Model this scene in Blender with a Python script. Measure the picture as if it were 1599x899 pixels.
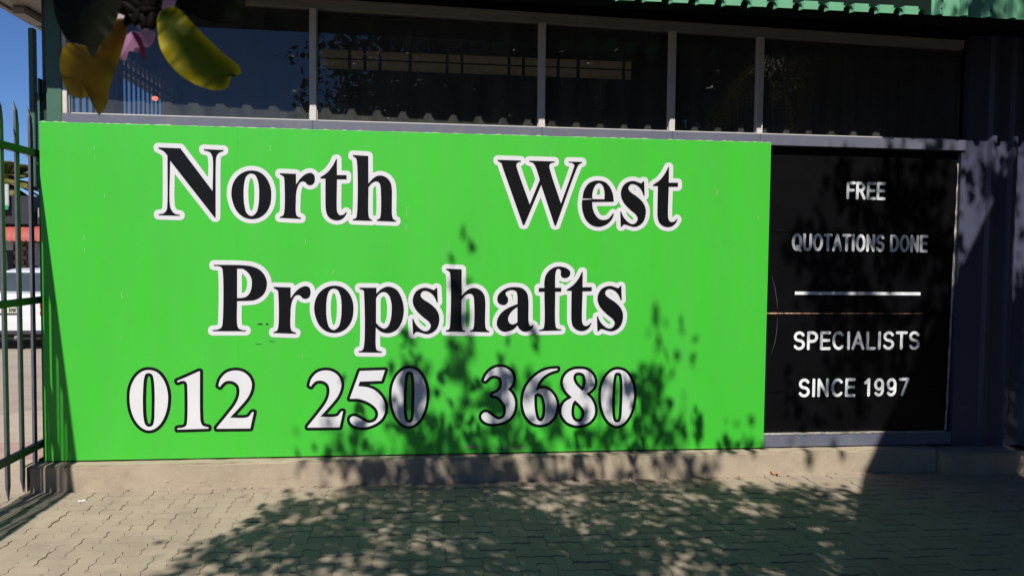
import bpy, bmesh, math, random
import numpy as np
from mathutils import Vector, Matrix
from mathutils.geometry import delaunay_2d_cdt

random.seed(7); rng = np.random.default_rng(7)
for o in list(bpy.data.objects): bpy.data.objects.remove(o)
SC = bpy.context.scene
COL = SC.collection

# ------------------------------------------------------------------ camera
CAM = np.array([2.7199, -5.9073, 1.7377]); YAW, PIT, ROL, FPX = .1152, -.0453, .011, 1202.66
_F = np.array([math.sin(YAW)*math.cos(PIT), math.cos(YAW)*math.cos(PIT), math.sin(PIT)])
_R = np.array([math.cos(YAW), -math.sin(YAW), 0.]); _U = np.cross(_R, _F)
_R, _U = math.cos(ROL)*_R+math.sin(ROL)*_U, -math.sin(ROL)*_R+math.cos(ROL)*_U
cd = bpy.data.cameras.new('camera'); cam = bpy.data.objects.new('camera', cd); COL.objects.link(cam)
cd.sensor_width = 36; cd.lens = FPX/1599*36; cd.clip_start = .05; cd.clip_end = 3000
m = Matrix.Identity(4)
for i in range(3):
    m[i][0] = _R[i]; m[i][1] = _U[i]; m[i][2] = -_F[i]; m[i][3] = CAM[i]
cam.matrix_world = m
cd.dof.use_dof = True; cd.dof.focus_distance = 6.1; cd.dof.aperture_fstop = 9
SC.camera = cam
# ------------------------------------------------------------------ light
SX, SZ = .124, 1.16                     # sun travel per metre of +y
w = bpy.data.worlds.new('World'); SC.world = w; w.use_nodes = True
nt = w.node_tree; bg = nt.nodes['Background']
sky = nt.nodes.new('ShaderNodeTexSky'); sky.sky_type = 'NISHITA'; sky.sun_disc = False
ELEV = math.atan2(SZ, math.hypot(1, SX))
sky.sun_elevation = ELEV; sky.sun_rotation = math.pi+math.atan2(SX, 1)
sky.altitude = 1100; sky.air_density = 1.0; sky.dust_density = .0; sky.ozone_density = 4
tint = nt.nodes.new('ShaderNodeVectorMath'); tint.operation = 'MULTIPLY'; tint.inputs[1].default_value = (.66, .87, 1.22)
nt.links.new(sky.outputs[0], tint.inputs[0]); nt.links.new(tint.outputs[0], bg.inputs[0]); bg.inputs[1].default_value = .05
sd = bpy.data.lights.new('sun', 'SUN'); sun = bpy.data.objects.new('sun', sd); COL.objects.link(sun)
sd.energy = 5.0; sd.angle = math.radians(.53); sd.color = (1, .95, .87)
sun.rotation_euler = Vector((SX, 1, -SZ)).to_track_quat('-Z', 'Y').to_euler()
sun.location = (0, -20, 24)
SC.view_settings.view_transform = 'Standard'; SC.view_settings.look = 'None'
SC.view_settings.exposure = 0.6; SC.view_settings.gamma = 1

# ------------------------------------------------------------------ photo pixel -> place
def ray(x, y): return _F+_R*((x-799.5)/FPX)-_U*((y-449.5)/FPX)
def onwall(x, y, Y=0.):
    d = ray(x, y); return CAM+d*((Y-CAM[1])/d[1])
def onground(x, y, Z=0.):
    d = ray(x, y); return CAM+d*((Z-CAM[2])/d[2])
def atdepth(x, y, t): return CAM+ray(x, y)*t

# ------------------------------------------------------------------ materials
def mat(name, col, rough=.6, var=.12, scale=6., bump=0., bscale=60., metal=0., spec=.5, col2=None, c2=(.5, .65), c2scale=3.,
        rand=0., stretch=None, trans=0., coat=0.):
    M = bpy.data.materials.new(name); M.use_nodes = True; t = M.node_tree; N = t.nodes; L = t.links
    p = N['Principled BSDF']; p.inputs['Roughness'].default_value = rough; p.inputs['Metallic'].default_value = metal
    p.inputs['Specular IOR Level'].default_value = spec; p.inputs['Coat Weight'].default_value = coat
    geo = N.new('ShaderNodeNewGeometry'); src = geo.outputs['Position']
    if stretch:
        mp = N.new('ShaderNodeMapping'); mp.inputs['Scale'].default_value = stretch; L.new(src, mp.inputs[0]); src = mp.outputs[0]
    n = N.new('ShaderNodeTexNoise'); n.inputs['Scale'].default_value = scale; n.inputs['Detail'].default_value = 7; n.inputs['Roughness'].default_value = .65
    L.new(src, n.inputs['Vector'])
    mr = N.new('ShaderNodeMapRange'); mr.inputs[1].default_value = .25; mr.inputs[2].default_value = .75
    mr.inputs[3].default_value = 1-var; mr.inputs[4].default_value = 1+var; L.new(n.outputs['Fac'], mr.inputs[0])
    cur = mr.outputs[0]
    if rand:
        oi = N.new('ShaderNodeObjectInfo'); m2 = N.new('ShaderNodeMapRange'); m2.inputs[3].default_value = 1-rand; m2.inputs[4].default_value = 1+rand
        L.new(oi.outputs['Random'], m2.inputs[0]); mu = N.new('ShaderNodeMath'); mu.operation = 'MULTIPLY'
        L.new(cur, mu.inputs[0]); L.new(m2.outputs[0], mu.inputs[1]); cur = mu.outputs[0]
    base = N.new('ShaderNodeRGB'); base.outputs[0].default_value = (*col, 1); csock = base.outputs[0]
    if col2:
        n2 = N.new('ShaderNodeTexNoise'); n2.inputs['Scale'].default_value = c2scale; n2.inputs['Detail'].default_value = 9; n2.inputs['Roughness'].default_value = .7
        L.new(src, n2.inputs['Vector'])
        r2 = N.new('ShaderNodeMapRange'); r2.inputs[1].default_value = c2[0]; r2.inputs[2].default_value = c2[1]; L.new(n2.outputs['Fac'], r2.inputs[0])
        mx = N.new('ShaderNodeMix'); mx.data_type = 'RGBA'; L.new(r2.outputs[0], mx.inputs[0]); L.new(csock, mx.inputs[6]); mx.inputs[7].default_value = (*col2, 1)
        csock = mx.outputs[2]
    vm = N.new('ShaderNodeVectorMath'); vm.operation = 'SCALE'; L.new(csock, vm.inputs[0]); L.new(cur, vm.inputs['Scale'])
    L.new(vm.outputs[0], p.inputs['Base Color'])
    if bump:
        nb = N.new('ShaderNodeTexNoise'); nb.inputs['Scale'].default_value = bscale; nb.inputs['Detail'].default_value = 8; nb.inputs['Roughness'].default_value = .7
        L.new(src, nb.inputs['Vector']); b = N.new('ShaderNodeBump'); b.inputs['Strength'].default_value = bump; b.inputs['Distance'].default_value = .01
        L.new(nb.outputs['Fac'], b.inputs['Height']); L.new(b.outputs[0], p.inputs['Normal'])
    if trans:
        tr = N.new('ShaderNodeBsdfTranslucent'); L.new(vm.outputs[0], tr.inputs[0]); ms = N.new('ShaderNodeMixShader'); ms.inputs[0].default_value = trans
        L.new(p.outputs[0], ms.inputs[1]); L.new(tr.outputs[0], ms.inputs[2]); L.new(ms.outputs[0], N['Material Output'].inputs[0])
    return M

def glass_mat(name, tint, dust, dustcol=(.5, .5, .46)):
    M = bpy.data.materials.new(name); M.use_nodes = True; t = M.node_tree; N = t.nodes; L = t.links
    for q in list(N):
        if q.type == 'BSDF_PRINCIPLED': N.remove(q)
    tr = N.new('ShaderNodeBsdfTransparent'); tr.inputs[0].default_value = (*tint, 1)
    gl = N.new('ShaderNodeBsdfGlossy'); gl.inputs['Roughness'].default_value = .0
    fr = N.new('ShaderNodeFresnel'); fr.inputs[0].default_value = 1.65
    a = N.new('ShaderNodeMixShader'); L.new(fr.outputs[0], a.inputs[0]); L.new(tr.outputs[0], a.inputs[1]); L.new(gl.outputs[0], a.inputs[2])
    df = N.new('ShaderNodeBsdfDiffuse'); df.inputs[0].default_value = (*dustcol, 1)
    geo = N.new('ShaderNodeNewGeometry'); mp = N.new('ShaderNodeMapping'); mp.inputs['Scale'].default_value = (6, 6, 1.4); L.new(geo.outputs['Position'], mp.inputs[0])
    n = N.new('ShaderNodeTexNoise'); n.inputs['Scale'].default_value = 2.; n.inputs['Detail'].default_value = 8; L.new(mp.outputs[0], n.inputs['Vector'])
    mr = N.new('ShaderNodeMapRange'); mr.inputs[1].default_value = .3; mr.inputs[2].default_value = .7; mr.inputs[3].default_value = dust*.6; mr.inputs[4].default_value = dust*1.4
    L.new(n.outputs['Fac'], mr.inputs[0])
    b = N.new('ShaderNodeMixShader'); L.new(mr.outputs[0], b.inputs[0]); L.new(a.outputs[0], b.inputs[1]); L.new(df.outputs[0], b.inputs[2])
    L.new(b.outputs[0], N['Material Output'].inputs[0]); return M

MT = dict(
    green=mat('sign_green', (0.038, 0.372, 0.026), .38, .05, 1.2, spec=.45, col2=(0.046, 0.355, 0.036), c2=(.42, .72), c2scale=1.5, bump=.04, bscale=2.2, stretch=(2.6, 1, .6)),
    vblack=mat('vinyl_black', (0.003, 0.003, 0.004), .36, .2, 8, spec=.22, bump=.25, bscale=14),
    scr=mat('scratch_pale', (.20, .36, .17), .6, .3, 30),
    vwhite=mat('vinyl_white', (0.5, 0.5, 0.525), .4, .05, 4),
    doorblack=mat('door_black', (0.0016, 0.0016, 0.0022), .38, .35, 4, spec=.2, col2=(0.003, 0.003, 0.0034), c2=(.5, .75), c2scale=5, bump=.04, bscale=8),
    paint=mat('door_lettering', (0.58, 0.60, 0.62), .5, .1, 20),
    dust=mat('door_dust', (.030, .029, .028), .9, .3, 40),
    rust=mat('peeled_edge', (.42, .20, .12), .8, .4, 30, col2=(.5, .42, .35), c2scale=25),
    seal=mat('door_seal', (0.33, 0.31, 0.28), .7, .35, 20, col2=(0.12, 0.11, 0.1), c2=(.45, .6), c2scale=12),
    slate=mat('slate_steel', (0.088, 0.095, 0.132), .45, .10, 3, col2=(0.105, 0.105, 0.125), c2scale=12),
    navy=mat('navy_steel', (0.046, 0.052, 0.086), .42, .10, 3),
    mull=mat('aluminium', (0.43, 0.41, 0.39), .5, .10, 15, col2=(0.4, 0.2, 0.14), c2=(.66, .72), c2scale=22),
    head=mat('head_frame', (0.2, 0.185, 0.17), .55, .12, 6),
    dgreen=mat('dark_green_steel', (0.012, 0.03, 0.02), .45, .15, 5),
    mgreen=mat('green_post_steel', (0.030, 0.086, 0.056), .5, .15, 8),
    eave=mat('green_roof_steel', (0.098, 0.285, 0.165), .5, .10, 8, col2=(0.15, 0.33, 0.24), c2=(.6, .75), c2scale=10),
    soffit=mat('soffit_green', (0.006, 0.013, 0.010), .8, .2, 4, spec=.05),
    plinth=mat('plaster', (0.285, 0.235, 0.17), .9, .14, 4, bump=.5, bscale=28, col2=(0.235, 0.185, 0.13), c2=(.52, .68), c2scale=5),
    crack=mat('plaster_flake', (0.31, 0.245, 0.175), .95, .2, 20, bump=.6, bscale=60),
    paver=mat('concrete_paver', (0.258, 0.208, 0.156), .9, .14, 3.5, bump=.35, bscale=130, col2=(0.205, 0.165, 0.125), c2=(.5, .7), c2scale=2.2, rand=.055),
    sand=mat('joint_sand', (0.15, 0.122, 0.093), .95, .2, 30, bump=.3, bscale=200),
    pale=mat('palisade_paint', (0.085, 0.09, 0.11), .42, .2, 10),
    rail=mat('gate_rail_green', (0.004, 0.008, 0.005), .45, .2, 10),
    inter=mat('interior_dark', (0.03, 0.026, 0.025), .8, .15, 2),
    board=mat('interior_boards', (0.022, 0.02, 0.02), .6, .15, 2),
    roofsheet=mat('roof_underside', (.05, .055, .05), .6, .15, 3),
    transl=mat('translucent_sheet', (0.66, 0.52, 0.34), .6, .12, 5, trans=.6, stretch=(14, 1, 1)),
    bark=mat('bark', (0.07, 0.05, 0.037), .9, .3, 12, bump=.7, bscale=40),
    leaf=mat('leaf_green', (0.03, 0.055, 0.016), .5, .25, 3, trans=.35),
    ldark=mat('leaf_dark', (0.006, 0.008, 0.003), .5, .2, 30, spec=.12, trans=.25),
    lyel=mat('leaf_yellow', (0.24, 0.13, 0.008), .55, .15, 25, spec=.12, trans=.45, col2=(0.15, 0.065, 0.006), c2=(.45, .65), c2scale=22),
    lgry=mat('leaf_yellow_green', (0.24, 0.17, 0.006), .5, .2, 25, spec=.12, trans=.45, col2=(0.03, 0.05, 0.003), c2=(.46, .56), c2scale=24, bump=.4, bscale=60),
    petal=mat('petal_pink', (0.66, 0.30, 0.52), .5, .2, 30, trans=.45),
    petalw=mat('petal_pale', (0.75, 0.55, 0.66), .5, .1, 30, trans=.4),
    petald=mat('petal_dark', (0.24, 0.03, 0.12), .5, .2, 30, trans=.4),
    bud=mat('bud', (0.01, 0.007, 0.006), .6, .3, 40, spec=.1),
    carw=mat('car_white', (0.52, 0.53, 0.55), .25, .03, 2, coat=.6),
    carglass=mat('car_glass', (.04, .05, .06), .08, .2, 2, spec=.7),
    rubber=mat('rubber', (.02, .02, .02), .8, .2, 20),
    tyrerim=mat('rim', (.45, .46, .48), .35, .1, 5, metal=.8),
    tail=mat('tail_red', (.55, .02, .025), .2, .2, 20),
    tailg=mat('tail_grey', (.35, .30, .30), .25, .2, 20),
    plate=mat('plate_cream', (0.5, 0.5, 0.4), .5, .05, 10),
    trim=mat('dark_trim', (.03, .03, .035), .6, .2, 10),
    blue=mat('trim_blue', (.10, .14, .26), .4, .2, 10),
    kerb=mat('kerb_concrete', (0.31, 0.255, 0.2), .9, .15, 5, bump=.4, bscale=40),
    redtop=mat('faded_red_floor', (0.29, 0.19, 0.16), .9, .25, 6, col2=(0.28, 0.25, 0.225), c2scale=4),
    street=mat('street_paving', (0.255, 0.21, 0.17), .95, .15, 2.5, bump=.2, bscale=60, col2=(0.21, 0.17, 0.14), c2scale=1),
    ground=mat('ground_soil', (0.11, 0.09, 0.068), .95, .2, .5, bump=.3, bscale=10),
    awn=mat('awning_red', (0.27, 0.055, 0.045), .7, .12, 4),
    shopdark=mat('shop_fascia', (0.012, 0.012, 0.018), .6, .3, 2),
    shopwall=mat('shop_wall', (0.19, 0.14, 0.115), .85, .2, 3, bump=.2, bscale=20),
    brick=mat('shop_brick', (0.22, 0.12, 0.095), .85, .2, 8, rand=.15),
    shutter=mat('roller_shutter', (0.26, 0.25, 0.25), .5, .12, 5),
    signw=mat('shop_sign_white', (0.34, 0.36, 0.37), .5, .1, 2),
    signg=mat('shop_sign_green', (0.03, 0.2, 0.11), .5, .1, 2),
    fibre=mat('palm_trunk', (.16, .12, .085), .95, .3, 10, bump=.8, bscale=15),
    frond=mat('palm_frond', (0.16, 0.145, 0.035), .55, .3, 2, trans=.3, col2=(0.06, 0.085, 0.022), c2scale=1.5),
    gum=mat('far_leaf', (0.08, 0.1, 0.04), .6, .3, 2, trans=.25),
    sail=mat('sail_cloth', (.018, .022, .020), .9, .15, 10),
    steel=mat('galvanised', (.30, .31, .32), .5, .15, 8, metal=.6),
    dry=mat('dry_leaf', (.30, .11, .035), .7, .3, 60),
    paper=mat('paper', (0.5, 0.48, 0.52), .7, .1, 60),
    beige=mat('light_fitting', (0.22, 0.2, 0.18), .5, .15, 8),
    glass=glass_mat('window_glass', (.60, .62, .63), .085, (.36, .37, .35)),
    sideglass=glass_mat('side_window_glass', (.92, .94, .96), .03),
)

def leaf_mat(name, edge, core, vein, rough=.5):
    M = bpy.data.materials.new(name); M.use_nodes = True; t = M.node_tree; N = t.nodes; L = t.links; p = N['Principled BSDF']
    p.inputs['Roughness'].default_value = rough; p.inputs['Specular IOR Level'].default_value = .15
    at = N.new('ShaderNodeAttribute'); at.attribute_name = 'tone'; av = N.new('ShaderNodeAttribute'); av.attribute_name = 'vein'
    geo = N.new('ShaderNodeNewGeometry'); n = N.new('ShaderNodeTexNoise'); n.inputs['Scale'].default_value = 38; n.inputs['Detail'].default_value = 6; L.new(geo.outputs['Position'], n.inputs['Vector'])
    m1 = N.new('ShaderNodeMath'); m1.operation = 'MULTIPLY_ADD'; m1.inputs[1].default_value = .9; L.new(n.outputs['Fac'], m1.inputs[0]); L.new(at.outputs['Fac'], m1.inputs[2])
    r = N.new('ShaderNodeMapRange'); r.inputs[1].default_value = .55; r.inputs[2].default_value = 1.30; L.new(m1.outputs[0], r.inputs[0])
    mx = N.new('ShaderNodeMix'); mx.data_type = 'RGBA'; L.new(r.outputs[0], mx.inputs[0]); mx.inputs[6].default_value = (*core, 1); mx.inputs[7].default_value = (*edge, 1)
    m2 = N.new('ShaderNodeMix'); m2.data_type = 'RGBA'; L.new(av.outputs['Fac'], m2.inputs[0]); L.new(mx.outputs[2], m2.inputs[6]); m2.inputs[7].default_value = (*vein, 1)
    L.new(m2.outputs[2], p.inputs['Base Color'])
    tr = N.new('ShaderNodeBsdfTranslucent'); L.new(m2.outputs[2], tr.inputs[0]); ms = N.new('ShaderNodeMixShader'); ms.inputs[0].default_value = .4
    L.new(p.outputs[0], ms.inputs[1]); L.new(tr.outputs[0], ms.inputs[2]); L.new(ms.outputs[0], N['Material Output'].inputs[0]); return M
MT['lyel'] = leaf_mat('leaf_yellow_veined', (.42, .25, .012), (.27, .135, .009), (.11, .05, .005))
MT['lgry'] = leaf_mat('leaf_yellow_green_veined', (.46, .36, .010), (.085, .11, .005), (.025, .038, .002))
# ------------------------------------------------------------------ helpers
def link(o, parent=None):
    COL.objects.link(o)
    if parent is not None: o.parent = parent
    return o
def mesh(name, V, Fc, mt, parent=None, smooth=False):
    me = bpy.data.meshes.new(name); me.from_pydata([tuple(map(float, v)) for v in V], [], [tuple(f) for f in Fc]); me.update()
    if isinstance(mt, str): mt = MT[mt]
    me.materials.append(mt)
    if smooth: me.polygons.foreach_set('use_smooth', [True]*len(me.polygons))
    return link(bpy.data.objects.new(name, me), parent)
def bmobj(name, bm, mt, parent=None, smooth=False):
    bmesh.ops.recalc_face_normals(bm, faces=bm.faces)
    me = bpy.data.meshes.new(name); bm.to_mesh(me); bm.free()
    me.materials.append(MT[mt])
    if smooth: me.polygons.foreach_set('use_smooth', [True]*len(me.polygons))
    return link(bpy.data.objects.new(name, me), parent)
def addbox(bm, x0, x1, y0, y1, z0, z1):
    v = [bm.verts.new(p) for p in ((x0, y0, z0), (x1, y0, z0), (x1, y1, z0), (x0, y1, z0), (x0, y0, z1), (x1, y0, z1), (x1, y1, z1), (x0, y1, z1))]
    for f in ((0, 3, 2, 1), (4, 5, 6, 7), (0, 1, 5, 4), (1, 2, 6, 5), (2, 3, 7, 6), (3, 0, 4, 7)): bm.faces.new([v[i] for i in f])
def box(name, x0, x1, y0, y1, z0, z1, mt, parent=None, bev=0.):
    bm = bmesh.new(); addbox(bm, x0, x1, y0, y1, z0, z1)
    if bev: bmesh.ops.bevel(bm, geom=bm.edges[:], offset=bev, segments=2, affect='EDGES')
    return bmobj(name, bm, mt, parent)
def bar(name, p, q, wx, wy, mt, parent=None, bev=0.):
    p, q = Vector(p), Vector(q); d = q-p
    bm = bmesh.new(); addbox(bm, -wx/2, wx/2, -wy/2, wy/2, 0, d.length)
    if bev: bmesh.ops.bevel(bm, geom=bm.edges[:], offset=bev, segments=1, affect='EDGES')
    bmesh.ops.transform(bm, matrix=Matrix.Translation(p) @ d.to_track_quat('Z', 'Y').to_matrix().to_4x4(), verts=bm.verts)
    return bmobj(name, bm, mt, parent)
def tube_into(V, Fc, pts, rad, n=7):
    pts = [Vector(p) for p in pts]; base = len(V)
    for i, p in enumerate(pts):
        d = (pts[min(i+1, len(pts)-1)]-pts[max(i-1, 0)]).normalized()
        a = d.orthogonal().normalized(); b = d.cross(a)
        for k in range(n):
            t = 2*math.pi*k/n; V.append(p+(a*math.cos(t)+b*math.sin(t))*rad[i])
    for i in range(len(pts)-1):
        for k in range(n):
            Fc.append((base+i*n+k, base+i*n+(k+1) % n, base+(i+1)*n+(k+1) % n, base+(i+1)*n+k))
    Fc.append(tuple(base+k for k in range(n))[::-1]); e = base+(len(pts)-1)*n; Fc.append(tuple(e+k for k in range(n)))
def empty(name, label, cat, loc=(0, 0, 0), group=None):
    o = bpy.data.objects.new(name, None); COL.objects.link(o); o.location = loc; tag(o, label, cat, group); return o
def tag(o, label, cat, group=None):
    o['label'] = label; o['category'] = cat
    if group: o['group'] = group
    return o
def struct(o): o['kind'] = 'structure'; return o
def reparent(o, root):
    o.parent = root; o.matrix_parent_inverse = Matrix.Translation(root.location).inverted(); return o
def ibr(x0, x1, pitch, rib_b, rib_t, h, first=None):
    """trapezoid profile along x: list of (x, offset) with ribs at +h"""
    P = []; x = x0 if first is None else first
    P.append((x0, 0.))
    while x+rib_b < x1:
        if x > x0: P += [(x, 0.), (x+(rib_b-rib_t)/2, h), (x+(rib_b+rib_t)/2, h), (x+rib_b, 0.)]
        x += pitch
    P.append((x1, 0.)); return P

# ================================================================== SETTING
g = struct(mesh('ground', [(-400, -400, -.05), (400, -400, -.05), (400, 700, -.05), (-400, 700, -.05)], [(0, 1, 2, 3)], 'ground'))
# paving bed and pavers (herringbone of zigzag pavers)
pav = struct(mesh('paving', [(-3.2, -9, -.014), (11, -9, -.014), (11, -.055, -.014), (-3.2, -.055, -.014)], [(0, 1, 2, 3)], 'sand'))
CELL = .102
def lattice_outline(cells, inset, amp=.0075):
    (a, b) = cells
    hor = b[0] > a[0]
    nx, ny = (2, 1) if hor else (1, 2)
    pts = []
    def edge(p, q):
        d = np.array(q, float)-np.array(p, float); L = np.linalg.norm(d)
        # S shape depends on direction axis only so neighbours agree
        s = 1 if (d[0]+d[1]) > 0 else -1
        n = np.array([0, 1.]) if abs(d[0]) > 0 else np.array([1., 0])
        pts.append(tuple(np.array(p)*CELL))
        pts.append(tuple((np.array(p)+d*.3)*CELL+n*amp*s)); pts.append(tuple((np.array(p)+d*.7)*CELL-n*amp*s))
    for i in range(nx): edge((i, 0), (i+1, 0))
    for j in range(ny): edge((nx, j), (nx, j+1))
    for i in range(nx, 0, -1): edge((i, ny), (i-1, ny))
    for j in range(ny, 0, -1): edge((0, j), (0, j-1))
    P = np.array(pts); c = np.array([nx, ny])*CELL/2
    Q = []
    n = len(P)
    for k in range(n):
        t = P[(k+1) % n]-P[k-1]; t /= np.linalg.norm(t); Q.append(P[k]+np.array([-t[1]*.55, t[0]*1.7])*inset-c)
    return np.array(Q)
def paver_geo(hor):
    cells = ((0, 0), (1, 0)) if hor else ((0, 0), (0, 1))
    top = lattice_outline(cells, .0032); bot = lattice_outline(cells, .0018); n = len(top)
    V = [(x, y, 0) for x, y in top]+[(x, y, -.018) for x, y in bot]
    return V, [tuple(range(n))]+[(i+n, (i+1) % n+n, (i+1) % n, i) for i in range(n)]
pm = {}
for h in (True, False):
    V, Fc = paver_geo(h); me = bpy.data.meshes.new('paver'); me.from_pydata(V, [], Fc); me.materials.append(MT['paver']); pm[h] = (me, np.array(V), Fc)
near, rest = [], []
for i in range(-16, 93):
    for j in range(-35, 2):
        r = (i-j) % 4
        if r not in (0, 3): continue
        hor = r == 0
        cx = (i+(1 if hor else .5))*CELL; cy = (j+(.5 if hor else 1))*CELL-.07
        if cy > -.09: continue
        vis = False
        d = np.array([cx, cy, 0])-CAM; z = d @ _F
        if z > 0:
            px = 799.5+FPX*(d @ _R)/z; py = 449.5-FPX*(d @ _U)/z
            vis = -20 < px < 1620 and py < 905
        (near if vis else rest).append((cy, cx, hor, z))
near.sort(key=lambda q: q[3]); rest += near[298:]; near = near[:298]
for cy, cx, hor, z in near:
    o = bpy.data.objects.new('paver', pm[hor][0]); link(o, pav); o.location = (cx, cy, random.gauss(0, .0024))
    o.rotation_euler = (random.gauss(0, .006), random.gauss(0, .006), random.gauss(0, .006))
V, Fc = [], []
for cy, cx, hor, z in rest:
    b = len(V); sx, sy, dz = random.gauss(0, .006), random.gauss(0, .006), random.gauss(0, .0024)
    for v in pm[hor][1]: V.append((v[0]+cx, v[1]+cy, v[2]+dz+sx*v[0]+sy*v[1]))
    Fc += [tuple(b+k for k in f) for f in pm[hor][2]]
o = mesh('paver_field', V, Fc, 'paver', pav); o['kind'] = 'stuff'
# raised walkway edge left of the gate, street beyond
kb = struct(box('kerb', -9, -.08, -.133, .60, -.04, .185, 'kerb', None, .012))
struct(box('walkway', -9, -.08, .05, .58, .1, .189, 'redtop', None))
struct(mesh('street', [(-60, .61, -.03), (-.3, .61, -.03), (-.3, 60, -.03), (-60, 60, -.03)], [(0, 1, 2, 3)], 'street'))
sl = struct(mesh('pale_apron', [(-3.0, .62, .02), (-.5, .62, .02), (-.4, 2.9, -.022), (-1.5, 2.9, -.022)], [(0, 1, 2, 3)], 'kerb'))

# ================================================================== WORKSHOP BUILDING
BLD = empty('workshop_building', 'workshop with dark glazing, green roof edge and slate steel frames behind the green sign', 'building', (0, 0, 0))
def headz(x): return 3.585-.0175*(x-1.5)      # the window head falls slightly to the right
XR = 7.10
# plinth
bm = bmesh.new(); addbox(bm, -.06, 6.9, -.130, .4, -.06, .181); bmesh.ops.bevel(bm, geom=[e for e in bm.edges], offset=.012, segments=2, affect='EDGES')
bmesh.ops.subdivide_edges(bm, edges=[e for e in bm.edges if e.calc_length() > 3], cuts=70)
for v in bm.verts: v.co.y += random.gauss(0, .0016); v.co.z += random.gauss(0, .0016)
bmobj('plinth', bm, 'plinth', BLD)
box('step', 6.9, 7.62, -.26, .4, -.06, .168, 'plinth', BLD, .015)
# ragged chipped ridge along the lower plinth, and mortar crumbs at its foot
V, Fc = [], []; nn = 150
for k in range(nn+1):
    x = .62+k*1.35/nn; am = math.sin(math.pi*k/nn)**.5*max(0., .55+.7*math.sin(k*.37)*math.sin(k*.113+1)); zc = .058+.010*math.sin(k*.21)+random.gauss(0, .0035); hh = max(.0015, (.010+random.gauss(0, .006))*am); dd = max(.0, (.004+random.gauss(0, .003))*am)
    V += [(x, -.1280, zc-hh), (x, -.1285-dd, zc-hh*.2), (x, -.1280, zc+hh)]
for k in range(nn):
    for q in (0, 1): Fc.append((3*k+q, 3*k+3+q, 3*k+4+q, 3*k+1+q))
mesh('chipped_ridge', V, Fc, 'plinth', BLD)
V, Fc = [], []
for k in range(260):
    x = random.uniform(.3, 6.6); y = -.132-abs(random.gauss(0, .02)); r_ = random.uniform(.003, .010); b = len(V)
    for a in range(5): t = a*1.2566+random.uniform(-.4, .4); V.append((x+math.cos(t)*r_*random.uniform(.7, 1.6), y+math.sin(t)*r_*.7, -.002))
    V.append((x, y, r_*random.uniform(.4, 1))); Fc += [(b+a, b+(a+1) % 5, b+5) for a in range(5)]
o = mesh('mortar_crumbs', V, Fc, 'crack', BLD); o['kind'] = 'stuff'
# sill band, bottom rail, head
def slab(name, x0, x1, y0, y1, zb, zt, mt, parent=BLD):
    """box whose bottom and top heights are given at both ends"""
    V = [(x0, y0, zb[0]), (x1, y0, zb[1]), (x1, y1, zb[1]), (x0, y1, zb[0]), (x0, y0, zt[0]), (x1, y0, zt[1]), (x1, y1, zt[1]), (x0, y1, zt[0])]
    return mesh(name, V, [(0, 3, 2, 1), (4, 5, 6, 7), (0, 1, 5, 4), (1, 2, 6, 5), (2, 3, 7, 6), (3, 0, 4, 7)], mt, parent)
mx = [.165, 1.902, 3.618, 4.648, 5.366, XR]
xs = [.150]+mx[1:5]+[XR+.03]
for a, b in zip(xs[:-1], xs[1:]):
    box('window_sill', a+.0012, b-.0012, -.028, .07, 2.612, 2.70, 'slate', BLD, .004)
slab('window_head', .15, XR-.02, -.02, .06, (headz(.15)-.055, headz(XR)-.055), (headz(.15), headz(XR)), 'head')
slab('head_lip', .15, XR-.02, -.034, -.018, (headz(.15)-.006, headz(XR)-.006), (headz(.15)+.012, headz(XR)+.012), 'head')
for k, x in enumerate(mx[:5]):
    wd = .030 if k else .022
    box('mullion', x-wd+.006, x+wd-.006, -.012, .055, 2.70, headz(x)-.053, 'mull', BLD, .003)
    box('mullion_bead', x-wd, x+wd, .012, .04, 2.701, headz(x)-.053, 'mull', BLD, .002)
for a, b in zip(mx[:-1], mx[1:]):
    V = [(a, .030, 2.69), (b, .030, 2.69), (b, .030, headz(b)-.05), (a, .030, headz(a)-.05)]
    V += [(x, .036, z) for x, y, z in V]
    mesh('window_pane', V[:4], [(0, 1, 2, 3)], 'glass', BLD)
    box('glazing_bead', a+.032, b-.032, .012, .029, 2.701, 2.712, 'mull', BLD)
# corner column at the left and guide rail
box('corner_post', .046, .149, -.02, .12, .183, 3.62, 'mgreen', BLD, .003)
box('corner_return', -.02, .045, .07, .16, .183, 3.62, 'dgreen', BLD, .003)
box('corner_strip', -.030, -.018, .02, .07, .183, 2.95, 'mgreen', BLD, .002)
# wall above/below: lintel hidden behind the sign
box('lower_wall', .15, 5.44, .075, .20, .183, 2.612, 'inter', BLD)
# right-hand jamb and cladding
box('door_jamb', XR+.002, XR+.048, -.012, .30, .168, 2.70, 'navy', BLD, .004)
def vclad(name, x0, x1, y, z0, z1, mt, parent, pitch=.19, h=.036, first=None, sign=-1, rb=.075, rt=.04):
    P = ibr(x0, x1, pitch, rb, rt, h, first); V = []; Fc = []
    for x, o in P: V += [(x, y+sign*o, z0), (x, y+sign*o, z1)]
    for i in range(len(P)-1): Fc.append((2*i, 2*i+2, 2*i+3, 2*i+1))
    return mesh(name, V, Fc, mt, parent)
vclad('wall_cladding', XR+.05, 9.6, .0, .168, 3.55, 'navy', BLD, first=XR+.235)
box('cladding_backing', XR+.05, 9.6, .01, .06, .168, 3.55, 'navy', BLD)
for z in (2.55, 2.32, 2.68):
    mesh('screw', [(XR+.272+math.cos(t)*.006, -.0385, z+math.sin(t)*.006) for t in np.linspace(0, 6.283, 8, endpoint=False)]+[(XR+.272, -.042, z)], [(k, (k+1) % 8, 8) for k in range(8)], 'trim', BLD)
box('side_step', 7.62, 9.6, -.10, .4, -.06, .10, 'plinth', BLD, .01)
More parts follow.
